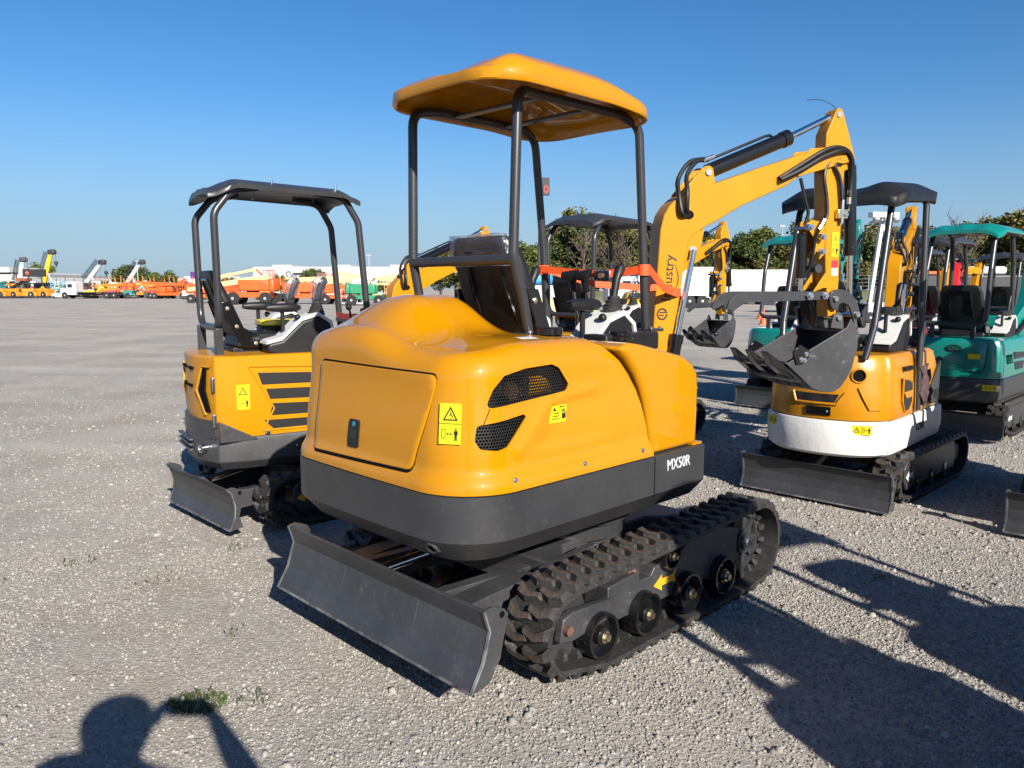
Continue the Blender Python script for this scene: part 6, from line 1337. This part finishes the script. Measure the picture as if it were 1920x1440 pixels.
MB().tube([(-11.5 + .6 * math.cos(a * .6), -.32, 5.4 + .6 * math.sin(a * .6)) for a in range(9)], .12, 6).build('wall_emblem', DGR, s1)
text('wall_lettering', 'PANELSOLO', 1.1, DGR, s1, Matrix.Translation((-7.4, -.3, 5.4)) @ Matrix.Rotation(R(90), 4, 'X')) if 0 else MB().box((-10.4, -.3, 5.1), (-6.2, -.22, 5.7)).build('wall_lettering', DGR, s1)
shed('warehouse', 'low white warehouse on the horizon behind the cranes', at(135, 240), at(245, 240), 240, 4.6, bands=5)
shed('warehouse', 'low pale warehouse on the horizon right of the round trees', at(325, 260), at(480, 260), 260, 4.8, bands=6)
b1 = shed('office_building', 'white flat roofed office with window band at the far left', at(-60, 150), at(62, 150), 150, 4.2, bands=4, doors=False)
MB().box((-5, -.4, 4.6), (3, 12, 5.6)).build('roof_parapet', CON, b1)
for k in range(9): MB().box((-6 + 1.45 * k, -.3, 1.4), (-6 + 1.45 * k + 1.15, -.2, 2.9)).build('window', GLS, b1)
t = thing('billboard', 'black billboard with an orange star shaped emblem at far left', 'sign', (at(75, 140), 140, 0)); MB().box((-2.1, -.3, 3.6), (2.0, 0, 4.95)).build('sign_board', DGR, t)
for x in (-1.2, 1.2): MB().cyl((x, -.1, 0), (x, -.1, 3.7), .12, n=8).build('post', DGR, t)
MB().prism([(-1.25 + (.45 if a % 2 == 0 else .2) * math.sin(a * .628), 4.3 + (.45 if a % 2 == 0 else .2) * math.cos(a * .628)) for a in range(10)], -.36, -.31, 'y').build('emblem', mat('emblem_orange', (.75, .15, .08), .5), t)
t = thing('purple_sign', 'purple and white roadside sign behind the left seat', 'sign', (at(382, 160), 160, 0)); MB().box((-2, -.3, 3.5), (0.1, 0, 4.9)).build('sign_board', mat('sign_purple', (.09, .03, .22), .5), t); MB().box((.12, -.3, 3.9), (2.0, 0, 4.9)).build('sign_board', WHP, t)
for x in (-1, 1): MB().cyl((x, -.1, 0), (x, -.1, 3.6), .12, n=8).build('post', SIL, t)
for k, (u, D, h) in enumerate(((695, 120, 6.5), (265, 130, 6.0), (1458, 95, 9.0))):
    t = thing('light_pole', ['thin light pole right of the left canopy', 'thin light pole in front of the round tree', 'thin light pole seen among the trees behind the teal canopy'][k], 'light pole', (at(u, D), D, 0)); MB().cyl((0, 0, 0), (0, 0, h), .10, .06, n=8).build('pole', SIL, t); MB().box((-.35, -.12, h), (.35, .12, h + .16)).build('lamp_head', SIL, t)
for k, (u, D) in enumerate(((1070 + 360, 34), (1424, 40))):
    t = thing('traffic_cone', ['orange traffic cone by the hanging thumb teeth', 'small orange traffic cone farther back'][k], 'cone', (at(u, D), D, 0)); MB().lathe((0, 0, .03), (0, 0, 1), [(0, .17), (.5, .04), (.7, .03)], 12).build('cone', JO, t); MB().box((-.2, -.2, 0), (.2, .2, .03)).build('base', JO, t)
# ------------------------------------------------------------------ trees
def leaf_mat(n, c, c2):
    m = bpy.data.materials.new(n); m.use_nodes = True; nt = m.node_tree; N = nt.nodes; L = nt.links; b = N['Principled BSDF']
    g = N.new('ShaderNodeNewGeometry'); r = N.new('ShaderNodeValToRGB'); r.color_ramp.elements[0].color = (*c, 1); r.color_ramp.elements[1].color = (*c2, 1); L.new(g.outputs['Random Per Island'], r.inputs[0]); L.new(r.outputs[0], b.inputs['Base Color']); b.inputs['Roughness'].default_value = .7; b.inputs['Specular IOR Level'].default_value = .2
    return m
LF = [leaf_mat('leaf_dark', (.030, .048, .014), (.085, .105, .030)), leaf_mat('leaf_mid', (.050, .072, .018), (.12, .135, .038)), leaf_mat('leaf_olive', (.070, .072, .020), (.155, .138, .045))]
BRK = mat('bark', (.11, .085, .065), .9, var=.3)
def crown_mesh(seed, rx, rz, n, leaf, clumps, m, bare=False):
    g = np.random.default_rng(seed); c = g.normal(size=(clumps, 3)); c /= np.linalg.norm(c, axis=1)[:, None]; c *= (g.random((clumps, 1)) ** .4) * np.array([rx * .8, rx * .8, rz * .8]); cr = g.uniform(.18, .36, clumps) * rx
    i = g.integers(0, clumps, n); d = g.normal(size=(n, 3)); d /= np.linalg.norm(d, axis=1)[:, None]; P = c[i] + d * (cr[i] * g.random(n) ** .45)[:, None]
    P[:, 2] = np.maximum(P[:, 2], -rz * .95)
    a = g.normal(size=(n, 3)); a /= np.linalg.norm(a, axis=1)[:, None]; b = np.cross(a, g.normal(size=(n, 3))); b /= np.linalg.norm(b, axis=1)[:, None]; s = leaf * g.uniform(.5, 1.2, (n, 1))
    V = np.stack([P - a * s, P + b * s * .6, P + a * s, P - b * s * .6], 1).reshape(-1, 3); F = np.arange(n * 4).reshape(-1, 4)
    me = bpy.data.meshes.new('crown'); me.from_pydata(V.tolist(), [], F.tolist()); me.materials.append(m); return me
def trunk_mesh(seed, h, bare=False, rx=2):
    q = random.Random(seed); mb = MB(); mb.tube([(0, 0, 0), (q.uniform(-.1, .1), q.uniform(-.1, .1), h * .4), (q.uniform(-.3, .3), q.uniform(-.3, .3), h * .8)], [.20, .15, .07], 7)
    for k in range(26 if bare else 7):
        z = h * q.uniform(.3, .75); a = q.uniform(0, 6.28); l = q.uniform(.5, 1.0) * rx * (.8 if bare else .7); e = Vector((math.cos(a) * l, math.sin(a) * l, z + l * q.uniform(.6, 1.5))); mb.tube([(0, 0, z), tuple(Vector((0, 0, z)).lerp(e, .5) + Vector((0, 0, -.1))), tuple(e)], [.06, .04, .012], 5)
        if bare:
            for j in range(5): f = Vector((0, 0, z)).lerp(e, q.uniform(.4, 1)); mb.tube([tuple(f), tuple(f + Vector((q.uniform(-.6, .6), q.uniform(-.6, .6), q.uniform(.2, .9))))], [.018, .006], 4)
    me = mb.mesh('trunk'); me.materials.append(BRK); return me
KIND = []
for k in range(6): KIND.append((crown_mesh(100 + k, 2.2, 2.6, 5200, .15, 34, LF[k % 3]), trunk_mesh(200 + k, 5.5)))
BARE = [(None, trunk_mesh(300 + k, 6.5, True)) for k in range(2)]
ROUND = [(crown_mesh(400 + k, 2.4, 1.9, 6500, .16, 40, LF[k % 2]), trunk_mesh(500 + k, 3.8)) for k in range(2)]
def tree(label, u, D, h, kind, wide=1.0, group='trees along the far side of the yard', cz=.58):
    t = thing('tree', label, 'tree', (at(u, D), D, 0), random.uniform(0, 6.28), group); cr, tr = kind; H0 = 7.2 if cr is None or kind in KIND else 5.0; s = h / H0
    o = bpy.data.objects.new('trunk', tr); COL.objects.link(o); o.parent = t; o.scale = (s, s, s)
    if cr:
        o = bpy.data.objects.new('crown', cr); COL.objects.link(o); o.parent = t; o.scale = (s * wide, s * wide, s); o.location = (0, 0, h * cz)
    return t
q = random.Random(11)
us = list(range(826, 1440, 24)) + list(range(1440, 2180, 26))
for k, u in enumerate(us):
    hh = 6.0 + 1.6 * q.random() + (1.5 if u > 1050 else 0) + (1.0 if u > 1500 else 0) + (2.0 if 1040 < u < 1150 else 0) + (1.2 if u > 1780 else 0)
    hh *= 1.15
    tree('bushy green tree in the row behind the excavators', u + q.uniform(-8, 8), 92 + q.uniform(0, 10), hh, KIND[q.randrange(6)], 1.15)
for k, u in enumerate(list(range(836, 2160, 34))): tree('bushy green tree in the row behind the excavators', u + q.uniform(-8, 8), 90 + q.uniform(-1, 2), 4.6 + q.random() * 1.2, KIND[q.randrange(6)], 1.5)
for k, (u, h) in enumerate(((1092, 10.5), (1140, 8.8), (1170, 8.6), (1655, 9.8), (1800, 10.6), (1770, 9.6), (1240, 8.2))): tree('bare twiggy tree standing above the green tree row', u, 89, h, BARE[k % 2])
for k, (u, D, h, wd, lab) in enumerate(((253, 172, 7.4, 1.35, 'large round dark tree behind the second grey crane'), (308, 165, 5.6, 1.35, 'round olive tree right of the large dark one'), (140, 168, 4.3, 1.2, 'small round tree right of the yellow crane'), (90, 175, 7.6, 1.0, 'loose brownish tree left of the yellow crane'), (592, 170, 6.6, 1.0, 'dark tree standing against the white warehouse'), (530, 150, 4.6, .8, 'small tree against the left part of the warehouse'), (462, 160, 4.0, 1.0, 'low tree left of the warehouse'), (436, 165, 4.4, 1.0, 'low tree behind the left seat'), (765, 150, 4.6, 1.2, 'tree behind the left boom lug'), (720, 160, 3.6, 1.0, 'low tree above the left boom'), (200, 172, 3.6, 1.3, 'low bush behind the orange folded lift'), (345, 140, 3.4, 1.2, 'low bush beside the dark canopy post'))): tree(lab, u, D, h, ROUND[k % 2], wd, 'trees across the yard')
